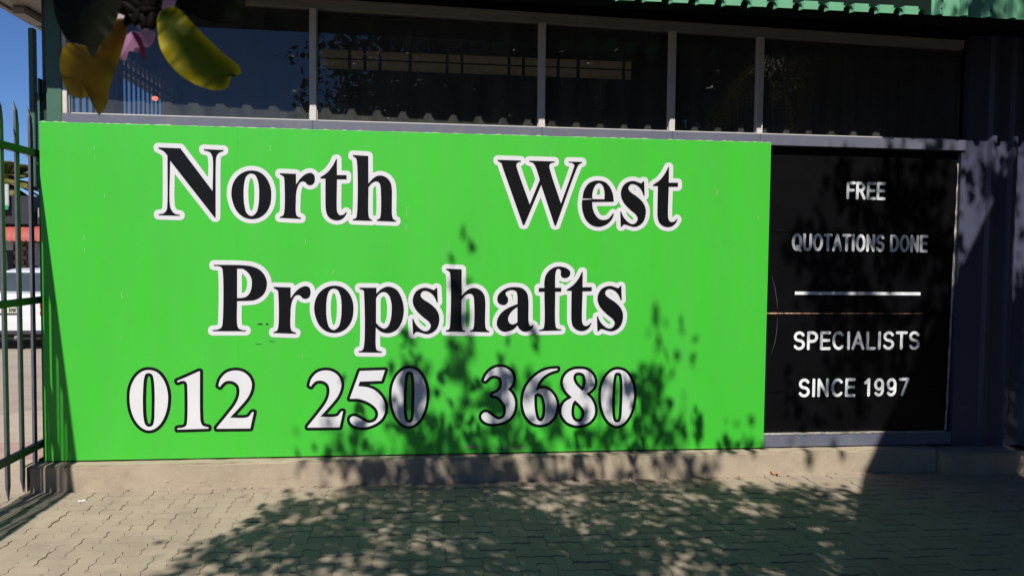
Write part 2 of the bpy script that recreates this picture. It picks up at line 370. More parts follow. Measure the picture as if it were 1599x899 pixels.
# dark boards behind the right-hand pane
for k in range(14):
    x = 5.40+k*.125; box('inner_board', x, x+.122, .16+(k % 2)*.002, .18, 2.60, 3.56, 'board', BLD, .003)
# roof: pitched sheet with ribs, eave lips, fascia to the right
EY, EZ = -.64, 3.478
RP = .1905
def ez(x): return EZ+.010+(.030*(4-x) if x < 4 else 0)
P = ibr(-.34, 9.6, RP, .085, .045, .036, first=-.34+.115)
V, Fc = [], []
for x, o in P: V += [(x, EY, ez(x)+.001+o), (x, 7.4, ez(x)+.001+o+2.15)]
for i in range(len(P)-1): Fc.append((2*i, 2*i+2, 2*i+3, 2*i+1))
mesh('roof', V, Fc, 'eave', BLD)
lipm = None
x = -.34+.115+.085
while x < 9.4:
    if lipm is None:
        wd = RP-.085
        Vl = [(0, 0, 0), (wd, 0, 0), (wd, 0, .058), (0, 0, .058), (-.022, .030, -.004), (-.022, .030, .050)]
        lipm = bpy.data.meshes.new('eave_lip'); Vl += [(a, b+.003, c) for a, b, c in Vl]
        lipm.from_pydata(Vl, [], [(0, 1, 2, 3), (4, 0, 3, 5), (7, 6, 9, 8), (6, 10, 11, 9), (1, 7, 8, 2), (0, 6, 7, 1), (4, 10, 6, 0)]); lipm.materials.append(MT['eave'])
    if x < 6.30:
        o = bpy.data.objects.new('eave_lip', lipm); link(o, BLD); o.location = (x, EY-.006, ez(x)-.005)
    x += RP
vclad('fascia_sheet', 6.335, 9.6, EY-.03, ez(6.4)-.012, ez(6.4)+.42, 'eave', BLD, pitch=RP, h=.034, first=6.36, rb=.06, rt=.03)
for k in range(5):
    xx = 6.36+.03+k*2*RP
    mesh('screw', [(xx+math.cos(t)*.007, EY-.067, ez(6.4)+.03+math.sin(t)*.007) for t in np.linspace(0, 6.283, 8, endpoint=False)]+[(xx, EY-.071, ez(6.4)+.03)], [(q, (q+1) % 8, 8) for q in range(8)], 'trim', BLD)
mesh('soffit', [(-.30, EY+.05, 3.535), (9.6, EY+.05, 3.485), (9.6, .02, 3.60), (-.30, .02, 3.66)], [(0, 1, 2, 3)], 'soffit', BLD)
box('parapet', 4.0, 9.6, .35, .5, 3.55, 5.2, 'soffit', BLD)  # near-black wall added to keep the area above the eave lips dark
box('lintel', -.02, 9.6, .062, .2, 3.53, 3.72, 'soffit', BLD)
# side overhang at the left with a light fitting on its edge
box('side_soffit', -.36, -.02, -.62, 7.3, 3.53, 3.56, 'beige', BLD, .004)
box('side_gutter', -.42, -.362, -.62, 7.3, 3.515, 3.60, 'beige', BLD, .008)
box('wall_light', -.33, -.22, .28, .62, 3.475, 3.528, 'beige', BLD, .012)
# interior shell
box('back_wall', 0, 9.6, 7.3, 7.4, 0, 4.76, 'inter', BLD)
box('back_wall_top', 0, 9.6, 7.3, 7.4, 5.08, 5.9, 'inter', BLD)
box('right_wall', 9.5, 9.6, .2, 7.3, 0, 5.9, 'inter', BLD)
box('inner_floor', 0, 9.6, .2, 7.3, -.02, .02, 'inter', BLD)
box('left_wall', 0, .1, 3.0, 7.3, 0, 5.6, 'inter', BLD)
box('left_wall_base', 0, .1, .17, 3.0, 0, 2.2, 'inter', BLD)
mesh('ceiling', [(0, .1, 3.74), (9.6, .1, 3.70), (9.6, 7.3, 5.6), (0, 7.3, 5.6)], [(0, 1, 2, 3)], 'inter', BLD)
box('wing_occluder', 8.75, 9.9, -9.5, -.75, -.05, 4.6, 'navy', BLD, .01)  # unseen wall added to block stray light from the right-hand shade
for k in range(40): box('occluder_rib', 8.70, 8.752, -9.4+k*.215, -9.35+k*.215, .1, 4.5, 'navy', BLD)
# translucent strip high in the back wall with its glazing bars
random.seed(3); x = 1.0
while x < 6.3:
    wd = random.choice((.35, .5, .62, .8, .25)); box('translucent_panel', x, x+wd-.03, 7.34, 7.345, 4.76, 5.08, 'transl', BLD); 
    bar('glazing_bar', (x+wd-.015, 7.31, 4.7), (x+wd-.015, 7.31, 5.14), .05, .03, 'inter', BLD); x += wd
box('translucent_blank', 6.3, 9.6, 7.33, 7.36, 4.76, 5.08, 'inter', BLD); box('translucent_blank', 0, 1.0, 7.33, 7.36, 4.76, 5.08, 'inter', BLD)
box('glazing_transom', 1.0, 6.3, 7.30, 7.33, 4.92, 4.94, 'inter', BLD)
# glazed left side with burglar bars
box('side_head', 0, .1, .17, 3.0, 3.44, 5.0, 'inter', BLD)
for y, d in ((1.02, .22), (2.62, .3)): box('side_column', .0, .11, y, y+d, 2.2, 3.45, 'inter', BLD)
mesh('side_pane', [(.05, .17, 2.2), (.05, 3., 2.2), (.05, 3., 3.44), (.05, .17, 3.44)], [(0, 1, 2, 3)], 'sideglass', BLD)
for k in range(24):
    y = .22+k*.115; bar('burglar_bar', (.13, y, 2.2), (.13, y, 3.44), .014, .014, 'inter', BLD)
bar('bar_rail', (.13, .17, 3.3), (.13, 3.0, 3.3), .03, .03, 'inter', BLD)
lm = bpy.data.materials.new('glint_glow'); lm.use_nodes = True; lp = lm.node_tree.nodes['Principled BSDF']; lp.inputs['Base Color'].default_value = (.8, .2, .1, 1)
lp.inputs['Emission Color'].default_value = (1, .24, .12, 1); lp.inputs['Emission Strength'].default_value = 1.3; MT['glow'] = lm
pl = onwall(242, 154, 1.0); bm = bmesh.new(); bmesh.ops.create_uvsphere(bm, u_segments=14, v_segments=10, radius=.026)  # glowing ball put in for the orange glint in the left pane
bmesh.ops.transform(bm, matrix=Matrix.Translation(pl) @ Matrix.Diagonal((1, 1, .8, 1)), verts=bm.verts); bmobj('glint_ball', bm, 'glow', BLD, True)
bar('glint_ball_cap', (pl[0], pl[1], pl[2]+.012), (pl[0], pl[1], pl[2]+.06), .03, .03, 'trim', BLD, .006)  # cap and wire made up to carry the glowing ball
bar('glint_ball_wire', (pl[0], pl[1], pl[2]+.05), (pl[0], pl[1], 3.7), .005, .005, 'trim', BLD)
# ------------------------------------------------------------------ sectional door with lettering
DY = .030
DOOR = link(bpy.data.objects.new('garage_door', None), BLD); DOOR['label'] = 'black sectional garage door with white lettering'
dz = [.300, .628, 1.274, 1.928, 2.602]
for a, b in zip(dz[:-1], dz[1:]):
    box('door_panel', 5.30, XR-.008, DY, DY+.04, a+.0015, b-.0015, 'doorblack', DOOR, .003)
box('bottom_rail', 5.30, XR+.002, DY-.045, DY+.04, .19, .292, 'slate', DOOR, .004)
box('bottom_seal', 5.30, XR-.05, DY-.048, DY-.004, .2925, .299, 'seal', DOOR)
V, Fc = [], []
for k in range(40):
    z = .30+k*(2.27/40); V += [(XR-.034+random.gauss(0, .003)+.0008*k, DY-.006, z), (XR-.020+random.gauss(0, .002)+.0008*k, DY-.012, z)]
for k in range(39): Fc.append((2*k, 2*k+1, 2*k+3, 2*k+2))
mesh('edge_seal', V, Fc, 'seal', DOOR)
V, Fc = [], []
for k in range(60):   # peeled paint along the second joint
    x = 5.46+k*.0235; hh = (.011*math.exp(-k/9)+.0022)*random.uniform(.3, 1.5); V += [(x, DY-.0035, 1.2745-hh*.5), (x, DY-.0035, 1.2745+hh*.5)]
for k in range(59): Fc.append((2*k, 2*k+2, 2*k+3, 2*k+1))
mesh('peeled_joint', V, Fc, 'rust', DOOR)

def scuffline(pts, w_, name='scuff'):
    P_ = [onwall(x, y, DY) for x, y in pts]; V, Fc = [], []
    for k, p in enumerate(P_):
        a = w_*math.sin(math.pi*(k+.3)/(len(P_)-.4)); V += [(p[0]-a, DY-.0022, p[2]), (p[0]+a*.6, DY-.0022, p[2])]
    for k in range(len(P_)-1): Fc.append((2*k, 2*k+1, 2*k+3, 2*k+2))
    mesh(name, V, Fc, 'dust', DOOR)
scuffline([(1205, 430), (1210, 450), (1213, 468), (1214, 482)], .004); scuffline([(1214, 495), (1213, 515), (1210, 535), (1204, 552)], .004)
for k in range(26):
    x, y = random.uniform(1215, 1470), random.choice((random.uniform(245, 300), random.uniform(560, 665), random.uniform(620, 665))); L = random.uniform(1, 4)
    scuffline([(x, y), (x+L*.5, y+random.uniform(-1, 1)), (x+L, y+random.uniform(-1.5, 1.5))], .0022)
# ================================================================== LETTERING
def smooth(pts):
    """closed contour; (x, y, 1) marks a corner, other points are smooth"""
    n = len(pts); P = [np.array(p[:2], float) for p in pts]; C = [len(p) > 2 for p in pts]; out = []
    for i in range(n):
        j = (i+1) % n
        if C[i] and C[j]: out.append(P[i]); continue
        p0 = P[i-1] if not C[i] else 2*P[i]-P[j]; p3 = P[(j+1) % n] if not C[j] else 2*P[j]-P[i]
        p1, p2 = P[i], P[j]
        t1 = max(np.linalg.norm(p1-p0), 1e-6)**.5; t2 = t1+max(np.linalg.norm(p2-p1), 1e-6)**.5; t3 = t2+max(np.linalg.norm(p3-p2), 1e-6)**.5
        for s in np.linspace(0, 1, 7)[:-1]:
            t = t1+(t2-t1)*s
            a1 = (t1-t)/t1*p0+t/t1*p1; a2 = (t2-t)/(t2-t1)*p1+(t-t1)/(t2-t1)*p2; a3 = (t3-t)/(t3-t2)*p2+(t-t2)/(t3-t2)*p3
            b1 = (t2-t)/t2*a1+t/t2*a2; b2 = (t3-t)/(t3-t1)*a2+(t-t1)/(t3-t1)*a3
            out.append((t2-t)/(t2-t1)*b1+(t-t1)/(t2-t1)*b2)
    return np.array(out)
GL = {  # glyph: (origin x, origin y, scale, contours traced on the sign)
'N': (235, 225, 7.192, [[(88,38,1),(335,48,1),(697,527,1),(700,180),(690,130),(665,90),(600,70,1),(598,57,1),(820,67,1),(818,78,1),(765,100),(740,140),(734,190),(731,824,1),(720,824,1),(220,185,1),(218,690),(235,740),(270,780),(330,795,1),(330,804,1),(90,797,1),(90,788,1),(150,775),(180,740),(188,690),(190,130,1),(150,82),(88,49,1)]]),
'o': (350, 260, 9.989, [[(420,62),(560,92),(665,190),(725,330),(735,450),(715,600),(650,720),(550,795),(425,818),(300,785),(195,690),(135,560),(112,430),(130,290),(195,170),(300,90)],[(425,108),(480,130),(525,220),(543,340),(545,450),(535,600),(500,720),(425,772),(355,730),(315,600),(303,440),(310,280),(340,160),(380,118)]]),
'r': (425, 240, 7.192, [[(86,219,1),(267,227,1),(268,345,1),(320,275),(375,230),(430,215),(468,235),(480,285),(465,335),(430,353),(395,345),(370,318),(340,310),(310,325),(285,370),(270,440),(266,520),(266,660),(280,700),(325,721,1),(322,731,1),(85,719,1),(85,709,1),(120,695),(135,655),(135,290),(128,258),(86,230,1)]]),
't': (425, 240, 7.192, [[(727,60,1),(727,240,1),(836,241,1),(836,287,1),(728,287,1),(725,600),(730,650),(748,682),(775,690),(805,680),(832,653,1),(839,660,1),(815,705),(775,738),(720,748),(660,730),(620,690),(602,630),(598,540),(598,279,1),(540,277,1),(540,266,1),(620,210),(680,135),(718,60,1)]]),
'h': (535, 235, 7.19, [[(115,51,1),(288,62,1),(290,370,1),(340,315),(390,285),(440,282),(500,310),(540,365),(553,430),(556,730),(570,770),(600,788,1),(600,798,1),(385,789,1),(385,777,1),(415,762),(427,720),(427,430),(418,375),(395,350),(365,348),(330,365),(290,412,1),(292,730),(305,765),(332,779,1),(330,789,1),(113,783,1),(115,771,1),(148,758),(160,715),(158,110),(145,82),(115,63,1)]]),
'W': (770, 240, 7.193, [[(52,69,1),(312,77,1),(312,88,1),(272,103),(262,130),(272,175),(412,570,1),(525,292,1),(480,155),(450,105),(405,89,1),(405,78,1),(692,87,1),(692,98,1),(645,110),(632,135),(640,185),(762,560,1),(900,175),(912,130),(890,105),(848,98,1),(848,89,1),(1000,93,1),(1000,103,1),(965,120),(940,165),(707,806,1),(691,806,1),(540,350,1),(352,799,1),(335,799,1),(110,160),(90,105),(52,81,1)]]),
'e': (895, 265, 8.99, [[(571,449,1),(268,452,1),(275,540),(310,630),(365,690),(430,705),(490,690),(535,645),(560,611,1),(573,621,1),(545,690),(480,760),(400,795),(350,800),(265,780),(185,710),(140,610),(122,500),(126,423,1),(258,416,1),(258,403,1),(131,403,1),(150,300),(210,200),(290,158),(365,152),(450,175),(520,250),(558,345)],[(272,413,1),(270,350),(290,260),(325,205),(362,188),(400,205),(428,255),(440,330),(439,415,1)]]),
's': (895, 265, 8.99, [[(998,163,1),(1004,362,1),(990,364,1),(960,290),(915,235),(860,205),(810,205),(780,240),(780,280),(820,325),(900,380),(980,460),(1018,550),(1015,650),(980,735),(920,785),(860,802),(800,790),(745,772),(710,770),(682,799,1),(668,799,1),(661,589,1),(675,588,1),(705,660),(760,725),(815,760),(860,758),(895,725),(905,680),(880,630),(800,560),(710,460),(672,370),(675,290),(720,205),(790,165),(850,158),(910,175),(955,190),(983,163,1)]]),
'P': (325, 405, 7.192, [[(65,59,1),(400,65),(500,80),(590,125),(645,200),(660,275),(640,360),(590,420),(520,455),(440,463),(325,466,1),(325,720),(340,770),(375,788),(425,794,1),(425,804,1),(50,803,1),(50,792,1),(110,785),(150,760),(162,710),(163,130),(150,90),(120,75),(65,71,1)],[(325,102,1),(390,105),(450,150),(485,215),(490,290),(470,370),(430,415),(380,430),(325,433,1)]]),
'p': (550, 440, 7.193, [[(80,64,1),(272,65,1),(272,130,1),(320,85),(380,55),(430,55),(500,90),(550,170),(577,270),(578,350),(555,450),(500,535),(430,570),(370,572),(310,550),(265,510,1),(265,720),(278,765),(332,782,1),(332,793,1),(72,789,1),(72,777,1),(110,768),(130,730),(133,150),(125,95),(80,76,1)],[(268,180,1),(300,135),(340,113),(380,118),(415,155),(438,230),(443,320),(430,430),(400,500),(360,524),(315,505),(268,460,1)]]),
'a': (740, 430, 8.992, [[(580,162),(680,180),(745,245),(765,330),(770,660),(785,705),(805,708),(828,689,1),(841,699,1),(810,755),(760,782),(715,788),(665,770),(630,735),(612,698,1),(560,750),(490,780),(430,788),(370,765),(325,705),(322,650),(345,580),(410,500),(500,445),(612,400,1),(610,290),(595,225),(555,205),(510,205),(460,225),(445,250),(455,280),(480,320),(478,365),(450,405),(400,412),(350,390),(328,340),(345,270),(410,205),(490,170)],[(611,440,1),(560,475),(510,530),(482,590),(485,640),(510,675),(545,685),(585,672),(611,655,1)]]),
'f': (835, 405, 7.193, [[(108,318,1),(108,250),(125,175),(180,110),(240,82),(300,80),(360,100),(400,140),(390,185),(350,208),(310,200),(292,170),(293,130),(275,105),(250,110),(235,150),(230,220),(230,317,1),(298,317,1),(298,361,1),(231,361,1),(232,720),(245,770),(300,785,1),(300,796,1),(48,801,1),(48,790,1),(95,775),(108,730),(108,362,1),(45,362,1),(45,320,1)]]),
'0': (190, 565, 7.82, [[(330,97),(430,125),(515,225),(560,360),(565,470),(540,620),(475,750),(400,815),(325,832),(250,805),(170,720),(115,590),(97,450),(110,310),(170,185),(250,115)],[(328,135),(370,150),(390,210),(402,350),(402,560),(395,720),(375,775),(330,790),(290,765),(268,690),(258,520),(262,320),(275,190),(295,145)]]),
'1': (300, 565, 7.82, [[(95,113,1),(97,640),(105,730),(130,775),(200,797,1),(200,811,1),(-180,823,1),(-180,807,1),(-100,795),(-70,770),(-60,720),(-58,330),(-65,260),(-90,232),(-130,230),(-175,246,1),(-185,231,1),(-60,178,1),(75,116,1)]]),
'2': (300, 565, 7.82, [[(320,290,1),(345,210),(420,130),(520,103),(620,120),(695,180),(728,260),(720,340),(680,430),(590,540),(462,678,1),(640,680),(690,665),(725,620),(738,609,1),(753,611,1),(710,809,1),(300,813,1),(300,800,1),(440,630),(530,510),(570,420),(578,340),(560,280),(510,240),(450,228),(400,240),(360,275),(340,303,1)]]),
'5': (565, 565, 7.82, [[(-25,108,1),(282,98,1),(240,228,1),(-25,238,1),(-43,295,1),(60,305),(160,345),(245,430),(285,530),(275,630),(225,710),(140,765),(50,792),(-30,792),(-110,765),(-145,720),(-140,680),(-100,660),(-50,675),(20,715),(70,740),(120,738),(165,715),(197,660),(190,590),(140,530),(60,480),(-40,450),(-148,447,1)]]),
'3': (740, 565, 7.82, [[(122,222,1),(150,160),(220,90),(310,60),(400,78),(460,130),(480,200),(460,280),(410,332,1),(460,380),(495,450),(500,540),(470,640),(400,710),(300,745),(200,750),(130,725),(92,675),(105,630),(150,612),(200,640),(260,685),(310,700),(360,680),(390,620),(385,540),(345,470),(280,415),(228,406,1),(228,394,1),(290,365),(335,310),(345,250),(325,195),(270,165),(210,170),(165,205),(140,231,1)]]),
'6': (805, 565, 7.815, [[(515,80,1),(510,96,1),(420,125),(330,185),(270,270),(247,345,1),(310,325),(380,330),(450,385),(495,470),(500,560),(470,660),(400,735),(300,762),(200,735),(130,655),(95,550),(92,450),(120,330),(190,220),(300,130),(400,90)],[(285,378),(330,410),(358,490),(365,570),(355,660),(325,715),(300,722),(265,695),(240,610),(230,500),(235,400),(250,385)]]),
'8': (805, 565, 7.815, [[(770,85),(860,95),(935,150),(967,230),(950,310),(862,388,1),(930,460),(968,560),(960,650),(900,730),(800,768),(720,768),(630,730),(570,650),(562,570),(600,490),(690,432,1),(620,360),(582,280),(585,205),(630,135),(700,95)],[(775,125),(830,145),(855,210),(850,290),(822,355,1),(770,310),(725,255),(705,190),(725,140)],[(728,465,1),(790,525),(835,590),(838,650),(810,710),(765,730),(715,710),(685,650),(685,560),(705,490)]]),
}
BY = -.034
def towall(P, Y): return np.array([onwall(x, y, Y)[[0, 2]] for x, y in P])
GW = {}
for k, (ox, oy, s, cs) in GL.items(): GW[k] = [towall(smooth(c)/s+np.array([ox, oy]), BY) for c in cs]
def placed(ch, bbox=None):
    cs = GW[ch]
    if bbox is None: return [c.copy() for c in cs]
    x0, y0, x1, y1 = bbox; a = onwall(x0, (y0+y1)/2, BY)[0]; b = onwall(x1, (y0+y1)/2, BY)[0]
    t = onwall((x0+x1)/2, y0, BY)[2]; u = onwall((x0+x1)/2, y1, BY)[2]
    A = np.concatenate(cs); mn, mxx = A.min(0), A.max(0)
    return [(c-mn)/(mxx-mn)*np.array([b-a, t-u])+np.array([a, u]) for c in cs]
WORDS = [
    ('letter', [('N', None), ('o', None), ('r', None), ('t', None), ('h', None)]),
    ('letter', [('W', None), ('e', None), ('s', None), ('t', (1019.3, 260.5, 1058.8, 354.5))]),
    ('letter', [('P', None), ('r', (427, 446.3, 485, 520.7)), ('o', (490.5, 445.8, 552, 519.5)), ('p', None), ('s', (643.8, 449, 686.2, 521.3)),
                ('h', (696.3, 419.5, 764.6, 518.3)), ('a', None), ('f', None), ('t', (884.6, 424, 924.3, 516.6)), ('s', (932.3, 446.2, 973.2, 517))]),
    ('digit', [('0', None), ('1', None), ('2', None)]),
    ('digit', [('2', (480.2, 578, 535.7, 667)), ('5', None), ('0', (611.5, 575, 666.2, 664.8))]),
    ('digit', [('3', None), ('6', None), ('8', None), ('0', (938.4, 576.7, 989.9, 664.2))]),
]
def sdf(contours, X, Z):
    """unsigned distance to the outlines and an inside mask (even-odd)"""
    D = np.full(X.shape, 1e9); ins = np.zeros(X.shape, bool)
    for c in contours:
        n = len(c)
        for i in range(n):
            a, b = c[i], c[(i+1) % n]; d = b-a; L = d @ d+1e-12
            t = np.clip(((X-a[0])*d[0]+(Z-a[1])*d[1])/L, 0, 1)
            D = np.minimum(D, (X-a[0]-t*d[0])**2+(Z-a[1]-t*d[1])**2)
            if a[1] != b[1]:
                cr = (a[1] > Z) != (b[1] > Z); xi = a[0]+(Z-a[1])*d[0]/d[1]; ins ^= cr & (X < xi)
    return np.sqrt(D), ins
def sdf_inside(contours, X, Z):
    ins = np.zeros(X.shape, bool)
    for c in contours:
        n = len(c)
        for i in range(n):
            a, b = c[i], c[(i+1) % n]
            if a[1] != b[1]:
                cr = (a[1] > Z) != (b[1] > Z); ins ^= cr & (X < a[0]+(Z-a[1])*(b[0]-a[0])/(b[1]-a[1]))
    return ins
def isolines(S, x0, z0, h):
    """marching squares: closed contours of S = 0 (inside where S < 0)"""
    nz, nx = S.shape; seg = {}
    def pt(e):
        (j, i, v) = e
        if v: a, b = S[j, i], S[j+1, i]; t = a/(a-b); return (x0+i*h, z0+(j+t)*h)
        a, b = S[j, i], S[j, i+1]; t = a/(a-b); return (x0+(i+t)*h, z0+j*h)
    I = (S < 0).astype(int); code = I[:-1, :-1]+2*I[:-1, 1:]+4*I[1:, 1:]+8*I[1:, :-1]
    T = {1: [(3, 0)], 2: [(0, 1)], 3: [(3, 1)], 4: [(1, 2)], 5: [(3, 2), (1, 0)], 6: [(0, 2)], 7: [(3, 2)], 8: [(2, 3)], 9: [(2, 0)], 10: [(0, 3), (2, 1)], 11: [(2, 1)], 12: [(1, 3)], 13: [(1, 0)], 14: [(0, 3)]}
    for j, i in zip(*np.nonzero((code > 0) & (code < 15))):
        E = ((j, i, 0), (j, i+1, 1), (j+1, i, 0), (j, i, 1))
        for a, b in T[code[j, i]]: seg[E[a]] = E[b]
    out = []
    while seg:
        s = next(iter(seg)); c = []; e = s
        while e in seg: c.append(pt(e)); e = seg.pop(e)
        if len(c) > 6: out.append(np.array(c))
    return out
def thin(c, tol=.0006):
    keep = [0]; n = len(c); i = 0
    while i < n-1:
        j = i+2
        while j < n and j-i < 30:
            a, b = c[i], c[j]; d = b-a; L = np.linalg.norm(d)+1e-12
            if np.max(np.abs((c[i+1:j, 0]-a[0])*d[1]-(c[i+1:j, 1]-a[1])*d[0]))/L > tol: break
            j += 1
        i = j-1; keep.append(i)
    return c[sorted(set(keep))]
def flat(name, contours, Y, mt, parent, thick=.0012):
    pts, edges = [], []
    for c in contours:
        b = len(pts); n = len(c); pts += [Vector((float(x), float(z))) for x, z in c]; edges += [(b+i, b+(i+1) % n) for i in range(n)]
    cv, ce, cf = delaunay_2d_cdt(pts, edges, [], 0, 1e-6)[:3]
    Q = np.array([(v.x, v.y) for v in cv]); T = np.array([t[:3] for t in cf]); C = Q[T].mean(1)
    ins = sdf_inside(contours, C[:, 0], C[:, 1]); T = T[ins]
    ar = (Q[T[:, 1]]-Q[T[:, 0]]); br = (Q[T[:, 2]]-Q[T[:, 0]]); fl = ar[:, 0]*br[:, 1]-ar[:, 1]*br[:, 0] < 0; T[fl] = T[fl][:, ::-1]
    V = [(x, Y, z) for x, z in Q]; Fc = [tuple(t) for t in T.tolist()]; n0 = len(V); b = n0
    for c in contours:
        n = len(c); V += [(x, Y, z) for x, z in c]+[(x, Y+thick, z) for x, z in c]
        Fc += [(b+i, b+(i+1) % n, b+n+(i+1) % n, b+n+i) for i in range(n)]; b += 2*n
    return mesh(name, V, Fc, mt, parent)
SIGN = empty('sign_board', 'large bright green sign board with North West Propshafts lettering and a phone number', 'sign', (0, 0, 0))
SW = 5.456
for k in range(4):
    a, b = k*SW/4, (k+1)*SW/4
    box('sign_sheet', a+.0001, b-.0001, -.030, -.012, .1935, 2.633, 'green', SIGN, .0005)
for kind, items in WORDS:
    off = .0335 if kind == 'letter' else .0225
    allc = []
    for ch, bb in items:
        cs = placed(ch, bb); allc += cs
        flat(kind, cs, BY, 'vblack' if kind == 'letter' else 'vwhite', SIGN)
    A = np.concatenate(allc); h = .0048; x0, z0 = A.min(0)-.05; x1, z1 = A.max(0)+.05
    gx = np.arange(x0, x1, h); gz = np.arange(z0, z1, h); X, Z = np.meshgrid(gx, gz)
    S = np.full(X.shape, 1e9)
    i = 0
    for ch, bb in items:
        cs = placed(ch, bb); D, ins = sdf(cs, X, Z); S = np.minimum(S, np.where(ins, -D, D)-off)
    S += 1e-7
    flat(kind+'_outline', [thin(c) for c in isolines(S, x0, z0, h)], BY+.0022, 'vwhite' if kind == 'letter' else 'vblack', SIGN)
# small scuffs and chips on the sign
for (x, y, w_, h_) in ((406, 506, 5, 1.6), (417, 506, 2, 1.8), (737, 697, 14, 1.5), (800, 699, 30, 1.2), (404, 537, 7, .5), (425, 533, 6, .5)):
    p = onwall(x, y, BY); s = 1/205
    n = 9; V = [(p[0]+math.cos(t)*w_*s*random.uniform(.6, 1.1), -.0318, p[2]+math.sin(t)*h_*s*random.uniform(.5, 1.2)) for t in np.linspace(0, 6.283, n, endpoint=False)]
    mesh('scuff', V, [tuple(range(n))], 'dgreen' if w_ < 8 else 'kerb', SIGN)

rs = random.Random(5)
for (x, y, L) in [(147, 232, 3), (148, 247, 3), (163, 306, 4), (131, 371, 5), (132, 390, 4), (190, 460, 6), (188, 528, 4), (635, 330, 9), (634, 355, 6), (477, 378, 4), (422, 232, 5), (1184, 340, 4), (860, 242, 6), (472, 555, 3), (520, 425, 4), (1120, 300, 5), (700, 390, 5)]:
    p = onwall(x, y, BY); h_ = L/205; w_ = rs.uniform(.0012, .0028)
    mesh('scratch', [(p[0]-w_, -.0316, p[2]-h_), (p[0]+w_*.6, -.0316, p[2]-h_*.8), (p[0]+w_, -.0316, p[2]+h_*.7), (p[0]-w_*.5, -.0316, p[2]+h_)], [(0, 1, 2, 3)], 'scr', SIGN)
V, Fc = [], []
for k in range(200):
    x = k*SW/199; V += [(x, -.0295, 2.6328), (x, -.0295+rs.uniform(0, .002), 2.6340+max(0, rs.gauss(.001, .003))), (x, -.014, 2.6340)]
for k in range(199):
    for q in (0, 1): Fc.append((3*k+q, 3*k+3+q, 3*k+4+q, 3*k+1+q))
mesh('top_edge', V, Fc, 'scr', SIGN)
# stroke lettering on the door
def arc(cx, cy, rx, ry, a, b, n=10): return [(cx+rx*math.cos(math.radians(t)), cy+ry*math.sin(math.radians(t))) for t in np.linspace(a, b, n)]
S_ = arc(.32, .755, .235, .245, 25, 240, 14)+arc(.32, .255, .25, .255, 62, -155, 16)
ST = {'F': (.55, [[(.08, 0), (.08, 1), (.52, 1)], [(.08, .52), (.46, .52)]]),
      'R': (.64, [[(.08, 0), (.08, 1), (.35, 1)]+arc(.35, .76, .2, .24, 90, -90, 8)+[(.08, .52)], [(.33, .5), (.58, 0)]]),
      'E': (.58, [[(.54, 1), (.08, 1), (.08, 0), (.54, 0)], [(.08, .52), (.50, .52)]]),
      'Q': (.76, [arc(.38, .5, .31, .5, 0, 360, 24), [(.42, .22), (.68, -.06)]]), 'O': (.76, [arc(.38, .5, .31, .5, 0, 360, 24)]),
      'U': (.68, [[(.08, 1)]+arc(.34, .27, .26, .27, 180, 360, 12)+[(.60, 1)]]), 'T': (.62, [[(.04, 1), (.58, 1)], [(.31, 1), (.31, 0)]]),
      'A': (.68, [[(.05, 0), (.34, 1), (.63, 0)], [(.15, .33), (.53, .33)]]), 'I': (.22, [[(.11, 0), (.11, 1)]]),
      'N': (.68, [[(.08, 0), (.08, 1), (.58, 0), (.58, 1)]]), 'S': (.64, [S_]), 'D': (.68, [[(.08, 0), (.08, 1), (.28, 1)]+arc(.28, .5, .32, .5, 90, -90, 12)+[(.08, 0)]]),
      'P': (.62, [[(.08, 0), (.08, 1), (.33, 1)]+arc(.33, .73, .22, .27, 90, -90, 8)+[(.08, .46)]]), 'C': (.70, [arc(.38, .5, .30, .5, 45, 315, 18)]),
      'L': (.54, [[(.08, 1), (.08, 0), (.50, 0)]]), '1': (.48, [[(.08, .78), (.28, 1), (.28, 0)]]), ' ': (.30, []),
      '9': (.62, [arc(.30, .68, .22, .31, 0, 360, 18), [(.52, .68)]+arc(.29, .35, .23, .35, 20, -140, 10)]), '7': (.60, [[(.06, 1), (.54, 1), (.22, 0)]]),
      '6': (.62, [arc(.31, .31, .22, .31, 0, 360, 18), [(.09, .31)]+arc(.32, .65, .23, .35, 180, 40, 10)]), 'W': (.9, [[(.05, 1), (.25, 0), (.45, 1), (.65, 0), (.85, 1)]])}
def strokes(text, x0, x1, zb, zt, Y, thick, mt, parent, name, h=.003):
    W = sum(ST[c][0]+.10 for c in text)-.16; sx = (x1-x0)/W; sz = zt-zb; x = x0
    for c in text:
        wd, lines = ST[c]; segs = []
        for l in lines:
            q = [np.array([x+a*.97*sx, zb+b*sz]) for a, b in l]; segs += list(zip(q[:-1], q[1:]))
        if segs:
            A = np.array([p for s in segs for p in s]); lo, hi = A.min(0)-thick*2, A.max(0)+thick*2
            X, Z = np.meshgrid(np.arange(lo[0], hi[0], h), np.arange(lo[1], hi[1], h)); D = np.full(X.shape, 1e9)
            for a, b in segs:
                d = b-a; t = np.clip(((X-a[0])*d[0]+(Z-a[1])*d[1])/(d @ d+1e-12), 0, 1); D = np.minimum(D, np.hypot(X-a[0]-t*d[0], Z-a[1]-t*d[1]))
            flat(name, [thin(q, .0004) for q in isolines(D-thick+1e-8, lo[0], lo[1], h)], Y, mt, parent)
        x += (wd+.10)*sx
def doortext(t, x0, x1, y0, y1):
    p, q = onwall(x0, (y0+y1)/2, DY), onwall(x1, (y0+y1)/2, DY); a, b = onwall((x0+x1)/2, y0, DY)[2], onwall((x0+x1)/2, y1, DY)[2]
    th = .0118; strokes(t, p[0], q[0]+.004, b+th, a-th, DY-.0032, th, 'paint', DOOR, 'letter', .002)
doortext('FREE', 1322, 1380, 284, 312); doortext('QUOTATIONS DONE', 1237, 1446, 365.5, 393)
